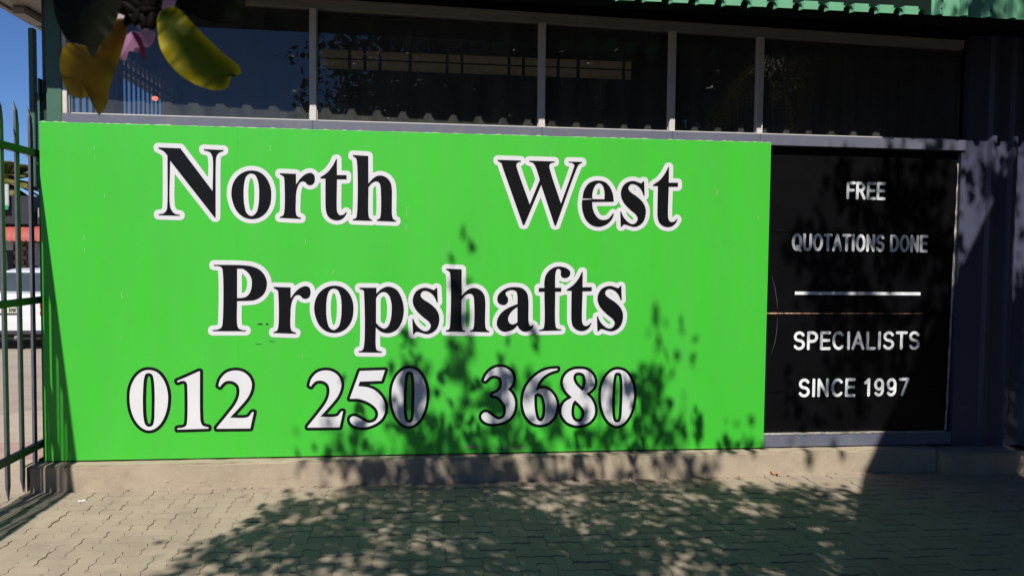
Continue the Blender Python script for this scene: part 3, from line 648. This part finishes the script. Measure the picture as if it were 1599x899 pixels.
doortext('SPECIALISTS', 1239, 1434, 517, 546); doortext('SINCE 1997', 1247, 1417, 590, 619)
p, q = onwall(1241, 457.5, DY), onwall(1437, 458.5, DY); box('letter_rule', p[0], q[0], DY-.0032, DY-.002, p[2]-.013, p[2]+.013, 'paint', DOOR)

# ================================================================== PALISADE GATE
GX = -.062
GATE = empty('palisade_gate', 'dark green steel palisade gate with spiked pales standing at the left of the sign', 'gate', (GX, 0, 0))
def pale_mesh():
    P = [(-.027, -.0072), (-.021, .0040), (-.008, .0046), (.008, .0046), (.021, .0040), (.027, -.0072)]      # (y, x) W section
    V, Fc = [], []
    n = len(P)
    for z, sc, sh in ((.0, .12, 0), (.10, 1, 0), (2.56, 1, 0), (2.66, .72, -.004), (2.725, .10, -.022)):
        for t in (0, .002):
            for y, x in P: V.append((x*sc-t+sh, y*sc, z))
    L = 5
    for l in range(L-1):
        b, c = l*2*n, (l+1)*2*n
        for i in range(n-1):
            Fc.append((b+i, b+i+1, c+i+1, c+i)); Fc.append((b+n+i+1, b+n+i, c+n+i, c+n+i+1))
        Fc.append((b, c, c+n, b+n)); Fc.append((b+n-1, b+2*n-1, c+2*n-1, c+n-1))
    return V, Fc
V, Fc = pale_mesh(); pme = bpy.data.meshes.new('pale'); pme.from_pydata(V, [], Fc); pme.materials.append(MT['pale'])
for k in range(22):
    o = bpy.data.objects.new('pale', pme); link(o, GATE); o.location = (random.gauss(0, .002)-.006, -.008-k*.187+random.gauss(0, .004), .018+random.gauss(0, .004)); o.rotation_euler = (random.gauss(0, .003), random.gauss(0, .0005), random.gauss(0, .012))
for z in (2.412, 1.362, .312):
    b = box('rail', .004, .044, -4.15, .085, z-.024, z+.024, 'rail', GATE, .003)
box('gate_stile', .016, .042, .045, .095, .14, 2.47, 'mgreen', GATE, .003)
GP = empty('guide_post', 'short green steel post bolted high beside the building corner above the gate', 'post', (-.105, .10, 2.18))
reparent(box('post', -.120, -.082, .085, .135, 2.18, 3.32, 'mgreen', None, .004), GP)
reparent(box('bracket', -.081, -.022, .095, .125, 2.80, 2.86, 'dgreen', None, .002), GP)
reparent(box('bracket', -.081, -.022, .095, .125, 2.34, 2.36, 'dgreen', None, .002), GP)
for z in (2.72, 2.5): reparent(mesh('bolt', [(-.101+math.cos(t)*.008, .0835, z+math.sin(t)*.008) for t in np.linspace(0, 6.283, 6, endpoint=False)]+[(-.101, .077, z)], [(k, (k+1) % 6, 6) for k in range(6)], 'trim'), GP)

# ================================================================== PARKED CAR (rear towards the gate)
CX, CY = -4.49, 8.25
CAR = empty('parked_car', 'white sedan parked beyond the gate with its rear and number plate facing the fence', 'car', (CX, CY, -.03))
def loft(name, secs, mt, smooth_=True):
    V, Fc = [], []; n = len(secs[0])
    for s in secs: V += s
    for i in range(len(secs)-1):
        for k in range(n): Fc.append((i*n+k, i*n+(k+1) % n, (i+1)*n+(k+1) % n, (i+1)*n+k))
    Fc.append(tuple(range(n))[::-1]); Fc.append(tuple((len(secs)-1)*n+k for k in range(n)))
    return mesh(name, V, Fc, mt, CAR, smooth_)
def sec(y, hw, zb, zt, tum=.06, r=.09):
    Q = [(hw-.06, zb), (hw-.01, zb+.06), (hw, zb+(zt-zb)*.45), (hw-.015, zt-r), (hw-tum-.03, zt-.02), (hw-tum-r*1.6, zt)]
    return [(x, y, z) for x, z in Q]+[(-x, y, z) for x, z in Q[::-1]]
loft('body', [sec(0, .70, .32, .90, .05), sec(.05, .79, .24, .955), sec(.16, .835, .20, .975), sec(.55, .85, .19, .985), sec(1.6, .855, .19, .96), sec(2.9, .855, .19, .95), sec(3.3, .85, .19, .90), sec(3.95, .81, .20, .80), sec(4.22, .70, .25, .68)], 'carw')
loft('cabin', [sec(.42, .68, .90, .955, .04, .03), sec(.98, .64, .93, 1.33, .12, .10), sec(1.35, .65, .93, 1.385, .13, .10), sec(2.1, .65, .93, 1.375, .13, .10), sec(2.55, .655, .93, 1.29, .12, .1), sec(3.2, .68, .88, .93, .05, .03)], 'carw')
mesh('rear_window', [(-.60, .455, 1.0), (.60, .455, 1.0), (.50, .905, 1.31), (-.50, .905, 1.31)], [(0, 1, 2, 3)], 'carglass', CAR)
mesh('windscreen', [(-.60, 3.12, .97), (.60, 3.12, .97), (.50, 2.60, 1.30), (-.50, 2.60, 1.30)], [(0, 3, 2, 1)], 'carglass', CAR)
for s in (-1, 1):
    mesh('side_window', [(s*.672, 1.02, 1.0), (s*.672, 2.75, .99), (s*.612, 2.4, 1.27), (s*.602, 1.15, 1.29)], [(0, 1, 2, 3) if s > 0 else (0, 3, 2, 1)], 'carglass', CAR)
    for k, (a, b, mt_) in enumerate(((.60, .67, 'tail'), (.674, .724, 'tailg'), (.728, .80, 'tail'), (.804, .838, 'tailg'), (.842, .868, 'tail'))):
        box('tail_lamp', min(s*.62, s*.785), max(s*.62, s*.785), -.012-.002*k+.03*0, .14, a, b, mt_, CAR, .006)
    for yy in (.78, 3.42):
        V, Fc = [], []
        for x_, r_ in ((-.10, .27), (-.09, .30), (.09, .30), (.10, .27)):
            for t in np.linspace(0, 6.283, 24, endpoint=False): V.append((s*.76+x_, yy+math.cos(t)*r_, .30+math.sin(t)*r_))
        for i in range(3):
            for k in range(24): Fc.append((i*24+k, i*24+(k+1) % 24, (i+1)*24+(k+1) % 24, (i+1)*24+k))
        Fc += [tuple(range(24)), tuple(range(72, 96))]
        wh = mesh('wheel', V, Fc, 'rubber', CAR)
        xo = s*.865; mesh('rim', [(xo, yy+math.cos(t)*.19, .30+math.sin(t)*.19) for t in np.linspace(0, 6.283, 20, endpoint=False)]+[(xo+s*.01, yy, .30)], [(k, (k+1) % 20, 20) for k in range(20)], 'tyrerim', wh)
    box('wing_mirror', min(s*.86, s*1.0), max(s*.86, s*1.0), 2.55, 2.68, .95, 1.08, 'carw', CAR, .03)
box('bumper', -.80, .80, -.06, .14, .30, .565, 'carw', CAR, .045)
box('bumper_strip', -.78, .78, -.066, .0, .275, .315, 'trim', CAR, .01)
box('valance', -.74, .74, .0, .2, .17, .30, 'rubber', CAR, .02)
box('plate_recess', -.33, .33, -.016, .05, .61, .80, 'trim', CAR, .01)
box('trim_strip', -.34, .34, -.024, .05, .785, .84, 'blue', CAR, .01)
np_ = box('number_plate', -.26, .26, -.030, -.02, .635, .745, 'plate', CAR, .004)
def ctext(t, x0, x1, z0, z1):
    strokes(t, x0, x1, z0, z1, -.033, .0075, 'trim', np_, 'plate_character', .0025)
ctext('6', .055, .105, .657, .725); ctext('NW', .135, .245, .657, .725)
V, Fc = [], []; tube_into(V, Fc, [(.25, .0, .24), (.25, -.06, .22), (.27, -.09, .2)], [.03, .03, .03], 8); mesh('tow_hook', V, Fc, 'steel', CAR)
V, Fc = [], []; tube_into(V, Fc, [(.46, 1.0, 1.33), (.44, .9, 1.42), (.41, .85, 1.50)], [.022, .012, .006], 6); mesh('aerial', V, Fc, 'trim', CAR)

# ================================================================== SHOPS BEYOND THE STREET
SH = empty('shop_building', 'dark parapet shop front with red canopy awning across the street, seen through the gate', 'building', (-18, 30, 0))
def sp(o): return reparent(o, SH)
sp(box('wall', -32, -10, 30, 38, -.03, 2.75, 'shopwall'))
sp(box('parapet', -32.2, -13.9, 29.3, 38, 2.72, 3.95, 'shopdark', None, .03))
sp(box('parapet', -13.88, -9, 29.6, 38, 2.72, 3.3, 'shopdark', None, .03))
sp(box('roof_panel', -13.8, -12.6, 29.5, 29.62, 3.0, 3.5, 'beige', None, .05))
def awning(x0, x1):
    V, Fc = [], []; n = 26; m_ = 7
    for i in range(n+1):
        x = x0+(x1-x0)*i/n; sc = .03*((i % 2)*2-1)
        for k in range(m_+1):
            a = k/m_*math.pi/2; V.append((x, 29.95-1.15*math.sin(a)+sc*0, 2.02+.68*math.cos(a)+(sc*.8 if k == m_ else sc*.5)))
    for i in range(n):
        for k in range(m_): b = i*(m_+1)+k; Fc.append((b, b+1, b+m_+2, b+m_+1))
    for e in (0, n): Fc.append(tuple(e*(m_+1)+k for k in range(m_+1)))
    sp(mesh('awning', V, Fc, 'awn'))
awning(-15.35, -12.9); awning(-19.5, -15.62)
# brick piers, doors, shutters under the awning
for k, (a, b) in enumerate(((-13.4, -12.4), (-14.9, -14.45), (-16.9, -16.3))):
    for r in range(10):
        for c in range(int((b-a)/.24)+1):
            x = a+c*.24-(.12 if r % 2 else 0); sp(box('brick', max(x, a-.06), x+.225, 29.84, 29.985, r*.2+.02, r*.2+.19, 'brick'))
for a, b, m_ in ((-14.4, -13.45, 'shutter'), (-16.2, -15.0, 'shopdark'), (-18.3, -17.0, 'shutter')):
    sp(box('shop_door', a, b, 29.9, 29.99, 0, 1.98, m_, None, .01))
    if m_ == 'shutter':
        for r in range(12): sp(box('slat', a+.04, b-.04, 29.87, 29.905, .06+r*.158, .19+r*.158, 'shutter', None, .01))
sp(box('notice', -15.35, -14.95, 29.80, 29.84, 1.62, 2.1, 'signw', None, .01))
sp(box('wall_panel', -14.3, -14.0, 29.83, 29.86, .6, .95, 'shopdark')); 
BS = empty('shop_sign', 'white and green rooftop billboard on the shop across the street', 'sign', (-17, 29.2, 3.2))
reparent(box('board', -19.6, -14.75, 29.1, 29.2, 3.45, 4.42, 'signw', None, .02), BS); reparent(box('stripe', -19.6, -14.75, 29.07, 29.098, 3.33, 3.52, 'signg', None, .01), BS)
for x in (-19, -17, -15.1): reparent(box('bracket', x-.03, x+.03, 29.2, 29.4, 3.2, 4.3, 'steel'), BS)
V = [(-15.25+.13*math.cos(t)+.05*math.cos(3*t), 29.096, 3.98+.17*math.sin(t)+.06*math.sin(2*t)) for t in np.linspace(0, 6.283, 14, endpoint=False)]
reparent(mesh('emblem', V, [tuple(range(14))], 'trim'), BS)

# palms and trees beyond
def palm(name, x, y, ht, fr, n, label, mtf='frond', scale=1., droop=1.):
    P = empty(name, label, 'tree', (x, y, 0))
    V, Fc = [], []; tube_into(V, Fc, [(0, 0, -.05), (.05, 0, ht*.4), (0, 0, ht*.8), (0, 0, ht)], [.26*scale, .2*scale, .2*scale, .24*scale], 12); mesh('trunk', V, Fc, 'fibre', P)
    V, Fc = [], []
    for k in range(n):
        az = k*2.399+random.uniform(-.2, .2); el = math.radians(random.uniform(-35, 80)); L = fr*random.uniform(.8, 1.1)
        d = Vector((math.cos(az)*math.cos(el), math.sin(az)*math.cos(el), math.sin(el))); s = d.cross(Vector((0, 0, 1))).normalized()
        pts = [Vector((0, 0, ht))+d*L*t-Vector((0, 0, 1))*droop*L*.45*t*t for t in np.linspace(0, 1, 9)]
        for i in range(1, 8):
            for sg in (-1, 1):
                for q in range(3):
                    p = pts[i].lerp(pts[i+1], q/3); ll = L*.30*math.sin(math.pi*(i+q/3)/9.2)+.03; dd = (s*sg*.8+d*.6-Vector((0, 0, .35))).normalized()
                    up = (pts[i+1]-pts[i]).normalized()*.018*scale*1.6; b = len(V)
                    V += [p-up, p+up, p+dd*ll*.6+up*.9, p+dd*ll, p+dd*ll*.6-up*.9]; Fc.append((b, b+1, b+2, b+3, b+4))
        tube_into(V, Fc, pts, [.028*scale*(1-i*.1) for i in range(9)], 4)
    mesh('crown', V, Fc, mtf, P); return P
palm('palm_tree', -17.6, 34.5, 4.9, 1.9, 60, 'sunlit palm with yellowed fronds rising behind the shop across the street', scale=2.2)['group'] = 'palms behind the shop'
palm('palm_tree', -19.9, 36.5, 5.2, 1.7, 46, 'palm partly cut by the photo edge, left of the other palm behind the shop', scale=2.2)['group'] = 'palms behind the shop'
def leafy(name, pts, size, mt_, parent, n_side=1, seed=1):
    """two-lobed leaves as one mesh; pts (n,3)"""
    r = np.random.default_rng(seed); n = len(pts)
    base = np.array([(0, -.5, 0), (.30, -.28, .05), (.46, .12, .06), (.30, .50, .03), (.0, .22, -.03), (-.30, .50, .03), (-.46, .12, .06), (-.30, -.28, .05)])
    a = r.normal(size=(n, 3)); a /= np.linalg.norm(a, axis=1)[:, None]; b = r.normal(size=(n, 3)); b -= (a*b).sum(1)[:, None]*a; b /= np.linalg.norm(b, axis=1)[:, None]; c = np.cross(a, b)
    s = size*r.uniform(.7, 1.25, n)[:, None, None]
    V = pts[:, None, :]+s*(base[None, :, 0:1]*a[:, None]+base[None, :, 1:2]*b[:, None]+base[None, :, 2:3]*c[:, None])
    me = bpy.data.meshes.new(name); nv = n*8
    me.vertices.add(nv); me.vertices.foreach_set('co', V.reshape(-1))
    q = np.array([(0, 1, 2, 4), (2, 3, 4, 4), (0, 4, 6, 7), (4, 5, 6, 6)])
    faces = [(0, 1, 2, 4), (2, 3, 4), (0, 4, 6, 7), (4, 5, 6)]; li, st, tot = [], [], []; o_ = 0
    tmpl = np.array([0, 1, 2, 4, 2, 3, 4, 0, 4, 6, 7, 4, 5, 6]); lt = np.array([4, 3, 4, 3]); ls = np.array([0, 4, 7, 11])
    me.loops.add(n*14); me.loops.foreach_set('vertex_index', (tmpl[None]+8*np.arange(n)[:, None]).reshape(-1))
    me.polygons.add(n*4); me.polygons.foreach_set('loop_start', (ls[None]+14*np.arange(n)[:, None]).reshape(-1)); me.polygons.foreach_set('loop_total', np.tile(lt, n))
    me.update(calc_edges=True); me.materials.append(MT[mt_]); return link(bpy.data.objects.new(name, me), parent)
def small_tree(x, y, ht, rad, n, label, cr=.5, seed=5, mt_='gum', leaf=.12):
    T = empty('tree', label, 'tree', (x, y, 0)); r = np.random.default_rng(seed); V, Fc = [], []
    tube_into(V, Fc, [(0, 0, -.05), (.1, 0, ht*.35), (0, .1, ht*.7), (0, 0, ht*.95)], [.22, .17, .09, .03], 8); cl = []
    for k in range(26):
        c = r.normal(size=3)*np.array([rad, rad, rad*.9])*.55+np.array([0, 0, ht*(1-cr*.5)]); cl.append(c); tube_into(V, Fc, [(0, .05, ht*.5), tuple(c*.5+np.array([0, 0, ht*.28])), tuple(c)], [.05, .03, .01], 5)
    mesh('trunk', V, Fc, 'bark', T); P = np.concatenate([c+r.normal(size=(n//26, 3))*rad*.2 for c in cl]); leafy('crown', P, leaf, mt_, T, seed=seed); return T
small_tree(-25.5, 58, 10.6, 1.3, 900, 'thin dry-leaved tree rising far behind the shops, seen between gate pales', seed=11, leaf=.35)
small_tree(-21.5, 47, 4.6, 1.2, 700, 'low bush top showing above the dark parapet beside the gate post', seed=12, leaf=.3)

# ================================================================== ORCHID TREE over the forecourt (crown off the picture, casts the dappled shade)
def inpoly(P, q):
    P = np.array(P); n = len(P); x, z = q; r = False
    for i in range(n):
        a, b = P[i], P[i-1]
        if (a[1] > z) != (b[1] > z) and x < a[0]+(z-a[1])*(b[0]-a[0])/(b[1]-a[1]): r = not r
    return r
def sw(px, py): p = onwall(px, py, -.03); return (p[0]-SX*.03, p[2]+.03*SZ-.03*SZ)
def sg(px, py): p = onground(px, py); return (p[0]-SX*p[1], SZ*p[1])
R1 = [sw(*p) for p in ((545,712),(560,690),(575,660),(605,640),(640,590),(665,560),(690,552),(712,530),(738,545),(770,565),(800,580),(840,600),(862,620),(885,590),(898,570),(930,590),(960,600),(985,575),(995,555),(1015,560),(1024,535),(1040,570),(1075,600),(1095,625),(1105,655),(1130,680),(1165,712))]
R2 = [sg(*p) for p in ((500,742),(1090,742),(1110,756),(1180,764),(1330,768),(1345,899),(225,899),(330,866),(360,835),(410,812),(440,790),(530,772))]
R3 = [sw(*p) for p in ((1240,330),(1330,262),(1375,212),(1598,190),(1598,330),(1420,640),(1255,640),(1240,480))]
R4 = [(1.9, -2.85), (1.7, -8.2), (8.6, -8.2), (6.9, -2.7)]
R5 = [(6.3, 2.75), (8.3, 2.6), (8.6, 3.7), (6.7, 3.5)]
R6 = [sw(*p) for p in ((600,716),(1090,712),(1100,735),(600,745))]
SPOTS = [sw(725,398), sw(723,470), sw(722,500), sw(727,530), sw(1027,540), sw(1029,512), sw(1080,548), sw(840,548), sw(1160,690), sw(1180,695), sw(480,728), sg(430,812), sg(375,840), sg(395,780), sg(350,870), sw(1300,718), sw(1250,716), sg(545,772)]
ORT = empty('orchid_tree', 'orchid tree overhanging the forecourt, its yellowing leaves and pink flowers dangling top left', 'tree', (4.6, -7.9, 0))
def frame_clear(p):
    d = p-CAM; z = d @ _F
    if z < .02: return p[2] > 2.3
    px = 799.5+FPX*(d @ _R)/z; py = 449.5-FPX*(d @ _U)/z
    return py < -70/z-25 or px < -200 or px > 1800
def lift(X, Z, lo=-7.4, hi=-4.0):
    for _ in range(40):
        y = random.uniform(lo, hi); p = np.array([X+SX*y, y, Z-SZ*y])
        if frame_clear(p) and p[2] > 2.2: return p
    return None
def area(P): P = np.array(P); return .5*abs(np.dot(P[:, 0], np.roll(P[:, 1], 1))-np.dot(P[:, 1], np.roll(P[:, 0], 1)))
random.seed(21); centers = []; leaves = []
for R_, dens, nl, sg_ in ((R1, 25, 14, .055), (R2, 49, 18, .08), (R3, 24, 15, .06), (R4, 15, 26, .14), (R5, 16, 18, .12), (R6, 26, 15, .05)):
    A = np.array(R_); lo, hi = A.min(0), A.max(0); want = int(area(R_)*dens); got = 0
    while got < want:
        q = (random.uniform(lo[0], hi[0]), random.uniform(lo[1], hi[1]))
        if not inpoly(R_, q): continue
        got += 1; c = lift(*q, lo=-10., hi=-4.) if R_ is R4 else (lift(*q, lo=-5.2, hi=-2.6) if R_ in (R1, R3, R6) else lift(*q, hi=-3.2))
        if c is None: continue
        centers.append(c) if (R_ not in (R3, R5) or got % 5 == 0) else None; tw = rng.normal(size=3)*np.array([1, 1, 1.5]); tw /= np.linalg.norm(tw)
        for k in range(nl):
            p = c+tw*random.gauss(0, sg_*1.5)+rng.normal(size=3)*sg_*np.array([.8, 1.3, .8])
            if frame_clear(p): leaves.append(p)
for q in SPOTS:
    c = lift(*q, lo=-5.2, hi=-3.0)
    if c is not None:
        for k in range(5): leaves.append(c+rng.normal(size=3)*np.array([.035, .06, .07]))
leaves = np.array(leaves)
root = np.array([4.6, -7.9, 0])
leafy('crown', leaves-root, .082, 'leaf', ORT, seed=4)
V, Fc = [], []
fork = np.array([4.5, -7.55, 2.7]); tube_into(V, Fc, [np.array(p)-root for p in ((4.6, -7.9, -.05), (4.62, -7.85, .9), (4.5, -7.7, 1.9), fork)], [.19, .15, .14, .13], 10)
hubs = []
for k in range(9):
    cc_ = [c_ for c_ in centers if c_[0]-SX*c_[1] < 5.7]; c = cc_[int((k+.5)*len(cc_)/9)]; mid = fork*.45+c*.55+np.array([0, -.2, .35]); hubs.append(mid)
    tube_into(V, Fc, [fork-root, (fork*.75+mid*.25+np.array([0, -.1, .2]))-root, mid-root], [.085, .07, .045], 8)
for i, c in enumerate(centers[::2]):
    if c[0]-SX*c[1] > 5.7:
        tube_into(V, Fc, [c-root, c+np.array([.12, -.2, .25])-root, c+np.array([.3, -.5, .35])-root], [.003, .006, .008], 4); continue
    hb = min(hubs, key=lambda h_: np.linalg.norm(h_-c)); md = hb*.4+c*.6+rng.normal(size=3)*.08
    tube_into(V, Fc, [hb-root, md-root, c-root], [.016, .009, .003], 4)
mesh('trunk', V, Fc, 'bark', ORT)
# the dangling spray in view: leaves, buds and petals about a metre from the lens
BR = link(bpy.data.objects.new('hanging_branch', None), ORT); BR['label'] = 'drooping twig with yellow leaves and pink petals'
def loc(p): return np.array(p)-root
def leafmesh(name, pts, depth, mt_, axis, bend=.012, vein=.004, tilt=(0, 0), seed=0, nv=5):
    """a leaf with folded ribs: outline given in photo pixels at its own distance, filled by a radial grid about its vein line"""
    r = np.random.default_rng(seed); A = smooth(pts); (ax, ay), (bx, by) = axis; s = depth/FPX
    n = len(A); Vv, Ff = [], []; ring = (1., .88, .72, .55, .35, .15); TO, VE = [], []
    T = np.clip(((A[:, 0]-ax)*(bx-ax)+(A[:, 1]-ay)*(by-ay))/((bx-ax)**2+(by-ay)**2), 0, 1)[:, None]
    Cc = np.array([ax, ay])+T*np.array([bx-ax, by-ay])
    cen = A.mean(0)
    for f in ring+(0.,):
        Q = Cc+(A-Cc)*f
        for k in range(n):
            x, y = Q[k]; dx, dy = (x-cen[0]), (y-cen[1]); rr = np.hypot(x-Cc[k, 0], y-Cc[k, 1])*s
            ang = math.atan2(A[k, 1]-ay, A[k, 0]-ax)
            off = bend*math.sin(rr/.03)*1.0+vein*math.cos(ang*22)*f*rr/.04+tilt[0]*dx*s+tilt[1]*dy*s
            Vv.append(loc(CAM+ray(x, y)*(depth+off))); TO.append(f**2.2); VE.append(1.6*max(0., math.cos(ang*18))**8*f*(1-.55*f))
    R_ = len(ring)+1
    for l in range(R_-1):
        for k in range(n): Ff.append((l*n+k, l*n+(k+1) % n, (l+1)*n+(k+1) % n, (l+1)*n+k))
    o = mesh(name, Vv, Ff, mt_, BR, True)
    for nm, dat in (('tone', TO), ('vein', VE)): o.data.attributes.new(nm, 'FLOAT', 'POINT').data.foreach_set('value', dat)
    return o
def zp(L, ox, oy, s): return [(ox+p[0]/s, oy+p[1]/s)+tuple(p[2:]) for p in L]
leafmesh('leaf', [(78,-20),(83,0),(85,20),(92,40),(103,60),(113,67),(126,69),(137,73),(139,84),(145,89,1),(152,80),(157,68),(170,55),(179,40),(186,18),(190,0),(184,-22),(160,-40),(120,-45),(92,-38)], .97, 'ldark', ((165, -5), (120, 35)), .004, .001, (.05, .1), 1)['label'] = 'dark green leaf in front of the yellow one'
leafmesh('leaf', zp([(470,150),(530,140),(565,195),(545,300),(520,380),(490,480),(450,590),(425,690),(410,780),(355,858,1),(320,800),(330,712,1),(260,722),(170,720),(110,650),(75,570),(62,480),(75,390),(120,320),(190,330),(270,345),(285,415),(320,420),(360,330),(420,250)], 80, 0, 4.733), 1.03, 'lyel', ((193, 38), (125, 125)), .004, .0030, (-.2, .25), 2)['label'] = 'brownish yellow leaf hanging at the left'
leafmesh('leaf', zp([(88,250),(88,160),(130,90),(220,62),(290,90),(340,140),(430,240),(550,360),(680,480),(760,540),(812,590),(822,640),(785,674,1),(742,640,1),(735,690),(700,770),(620,794),(520,780),(400,730),(300,670),(200,570),(120,440),(95,330)], 230, 0, 5.618), 1.0, 'lgry', ((252, 22), (345, 120)), .005, .0030, (.25, -.1), 3)['label'] = 'yellow-edged green leaf hanging at the right'
leafmesh('leaf', [(262,-12),(285,15),(320,31),(350,36),(374,27),(383,8),(380,-15),(345,-35),(295,-35)], 1.08, 'ldark', ((268, -10), (350, 8)), .004, .001, (0, .3), 4)['label'] = 'dark leaf cut by the top edge of the picture'
def petal(pts, mt_, depth, ax, sd): return leafmesh('petal', pts, depth, mt_, ax, .006, .0008, (.1, .2), sd)
petal(zp([(500,420),(530,330),(560,260),(620,230),(680,290),(640,390),(575,380),(548,452)], 80, 0, 4.733), 'petal', 1.05, ((210, 52), (193, 85)), 5)
petal(zp([(600,240),(640,250),(680,330),(702,420),(690,452),(668,430),(650,350)], 80, 0, 4.733), 'petald', 1.04, ((210, 52), (226, 92)), 6)
petal(zp([(640,245),(700,225),(765,240),(748,325),(705,352),(660,305)], 80, 0, 4.733), 'petal', 1.06, ((222, 50), (232, 72)), 7)
petal(zp([(722,95),(760,50),(800,50),(802,110),(770,148),(735,130)], 80, 0, 4.733), 'petalw', 1.02, ((244, 12), (240, 28)), 8)
petal(zp([(625,195),(650,165),(690,160),(722,218),(670,228)], 80, 0, 4.733), 'petalw', 1.02, ((218, 34), (226, 46)), 9)
petal(zp([(800,120),(820,40),(840,-40),(920,-40),(915,40),(880,90),(830,105)], 80, 0, 4.733), 'petal', 1.05, ((262, -6), (252, 20)), 10)
petal(zp([(455,150),(480,105),(540,120),(560,190),(520,200)], 80, 0, 4.733), 'petalw', 1.045, ((180, 28), (194, 38)), 11)
V, Fc = [], []
def pd(x, y, t): return loc(CAM+ray(x, y)*t)
top = loc(np.array([2.42, -5.05, 2.75]))
tube_into(V, Fc, [top, pd(225, -60, 1.02), pd(222, -10, 1.02), pd(214, 25, 1.01)], [.006, .005, .0045, .003], 7)
for (x, y) in ((193, 34), (254, 18), (222, 46), (186, -8), (272, -8), (243, 12)): tube_into(V, Fc, [pd(218, 2, 1.015), pd((x+218)/2, y*.4+4, 1.01), pd(x, y, 1.012)], [.0035, .003, .0022], 6)
tube_into(V, Fc, [top, top+np.array([.1, -.5, .6]), top+np.array([.5, -1.2, 1.3])], [.006, .012, .02], 7)
mesh('stem', V, Fc, 'bud', BR)
for (x, y, r_) in ((205, 14, .013), (231, 16, .011), (216, 22, .010), (238, 30, .009), (200, 0, .014), (222, -4, .016), (243, 2, .010), (203, 30, .008), (214, 6, .014), (228, 4, .013), (192, 10, .009), (224, 30, .008)):
    c = pd(x, y, 1.0); bm = bmesh.new(); bmesh.ops.create_icosphere(bm, subdivisions=2, radius=r_)
    for v in bm.verts: v.co = Matrix.Rotation(x*.7, 3, 'Y') @ Vector((v.co.x*.7, v.co.y*.7, v.co.z*1.6))+Vector(c)+Vector((random.gauss(0, .001), 0, random.gauss(0, .001)))
    bmobj('bud', bm, 'bud', BR, True)

# tall trees across the yard behind the viewer: they darken the sky over the forecourt and show in the window glass
for k, (x, y, h_, r_) in enumerate(((3.2, -13.5, 8.6, 2.1), (6.4, -12.4, 9.2, 2.4), (10.0, -13.0, 9.6, 2.6), (13.5, -12.0, 9.0, 2.6), (13.0, -6.0, 8.6, 2.4), (16, -3.0, 8.5, 2.4))):
    small_tree(x, y, h_, r_, 5200, ('tall leafy tree across the yard, mirrored as dark foliage in the wide second window pane', 'tall leafy tree across the yard, mirrored as dark foliage in the third pane', 'tall leafy tree across the yard, mirrored as dark foliage in the narrow fourth pane', 'tall leafy tree across the yard, mirrored as dark foliage in the last pane', 'tall leafy tree standing right of the shade sail', 'farthest leafy tree to the right of the forecourt')[k], cr=.75, seed=30+k, mt_='leaf', leaf=.22)['group'] = 'tall trees around the yard'
# ================================================================== SHADE SAIL at the right (off the picture, throws the straight-edged shadow)
SAIL = empty('shade_sail', 'dark triangular shade sail on steel posts over the right of the forecourt', 'shade sail', (6.0, -6.5, 0))
def s3(X, Z, y): return np.array([X+SX*y, y, Z-SZ*y])
A_, B_, D_ = s3(7.60, 2.62, -2.4), s3(7.60-.478*6.9, 2.62-6.9, -6.9), s3(7.50, -4.3, -6.9)
A_ = A_+np.array([0, 0, 0]); so = np.array([6.0, -6.5, 0]); n = 12; V, Fc = [], []; idx = {}
for i in range(n+1):
    for j in range(n+1-i):
        u, v = i/n, j/n; idx[i, j] = len(V); V.append(A_*(1-u-v)+B_*u+D_*v-so)
for i in range(n):
    for j in range(n-i):
        Fc.append((idx[i, j], idx[i+1, j], idx[i, j+1]))
        if i+j < n-1: Fc.append((idx[i+1, j], idx[i+1, j+1], idx[i, j+1]))
mesh('sail_cloth', V, Fc, 'sail', SAIL)
for P_ in (A_, B_, D_):
    out = (P_-(A_+B_+D_)/3); out[2] = 0; out /= np.linalg.norm(out); f = P_+out*.35
    if P_ is A_:
        V, Fc = [], []; tube_into(V, Fc, [P_-so, np.array([8.76, -2.0, 4.5])-so], [.006, .006], 6); mesh('cable', V, Fc, 'steel', SAIL); continue
    V, Fc = [], []; tube_into(V, Fc, [np.array([f[0], f[1], -.05])-so, np.array([f[0], f[1], P_[2]+.15])-so], [.05, .05], 10); mesh('post', V, Fc, 'steel', SAIL)
    V, Fc = [], []; tube_into(V, Fc, [P_-so, np.array([f[0], f[1], P_[2]+.05])-so], [.006, .006], 6); mesh('cable', V, Fc, 'steel', SAIL)

palm('palm_tree', 8.42, -4.2, 5.2, 1.9, 60, 'palm standing behind the right of the forecourt, throwing finely striped shade', scale=1.)
# ================================================================== LITTER
def scrap(name, px, py, L, mt_, label, cat, ht=.012, z=0, seed=0):
    r = random.Random(seed); p = onground(px, py, z); V = []
    n = 9
    for k in range(n):
        t = 2*math.pi*k/n; V.append((L*math.cos(t)*r.uniform(.6, 1.1), L*.5*math.sin(t)*r.uniform(.6, 1.1), .003+ht*r.random()))
    V.append((0, 0, .002)); o = mesh(name, V, [(k, (k+1) % n, n) for k in range(n)], mt_); o.location = (p[0], p[1], z); tag(o, label, cat); return o
scrap('dry_leaf', 1210, 741, .045, 'dry', 'curled brown dry leaf on the ground below the black door', 'leaf', .035, 0, 1)
scrap('paper_scrap', 128, 783, .028, 'paper', 'small white paper scrap on the sunny paving near the gate', 'paper', .012, .002, 2)
scrap('fallen_petal', 919, 822, .016, 'petal', 'tiny purple petal lying on the shaded paving', 'petal', .005, .003, 3)
scrap('pebble', 781, 820, .008, 'paper', 'tiny white chip on the shaded paving below the phone number', 'stone', .006, .003, 4)
SC.render.resolution_x = 1024; SC.render.resolution_y = 575
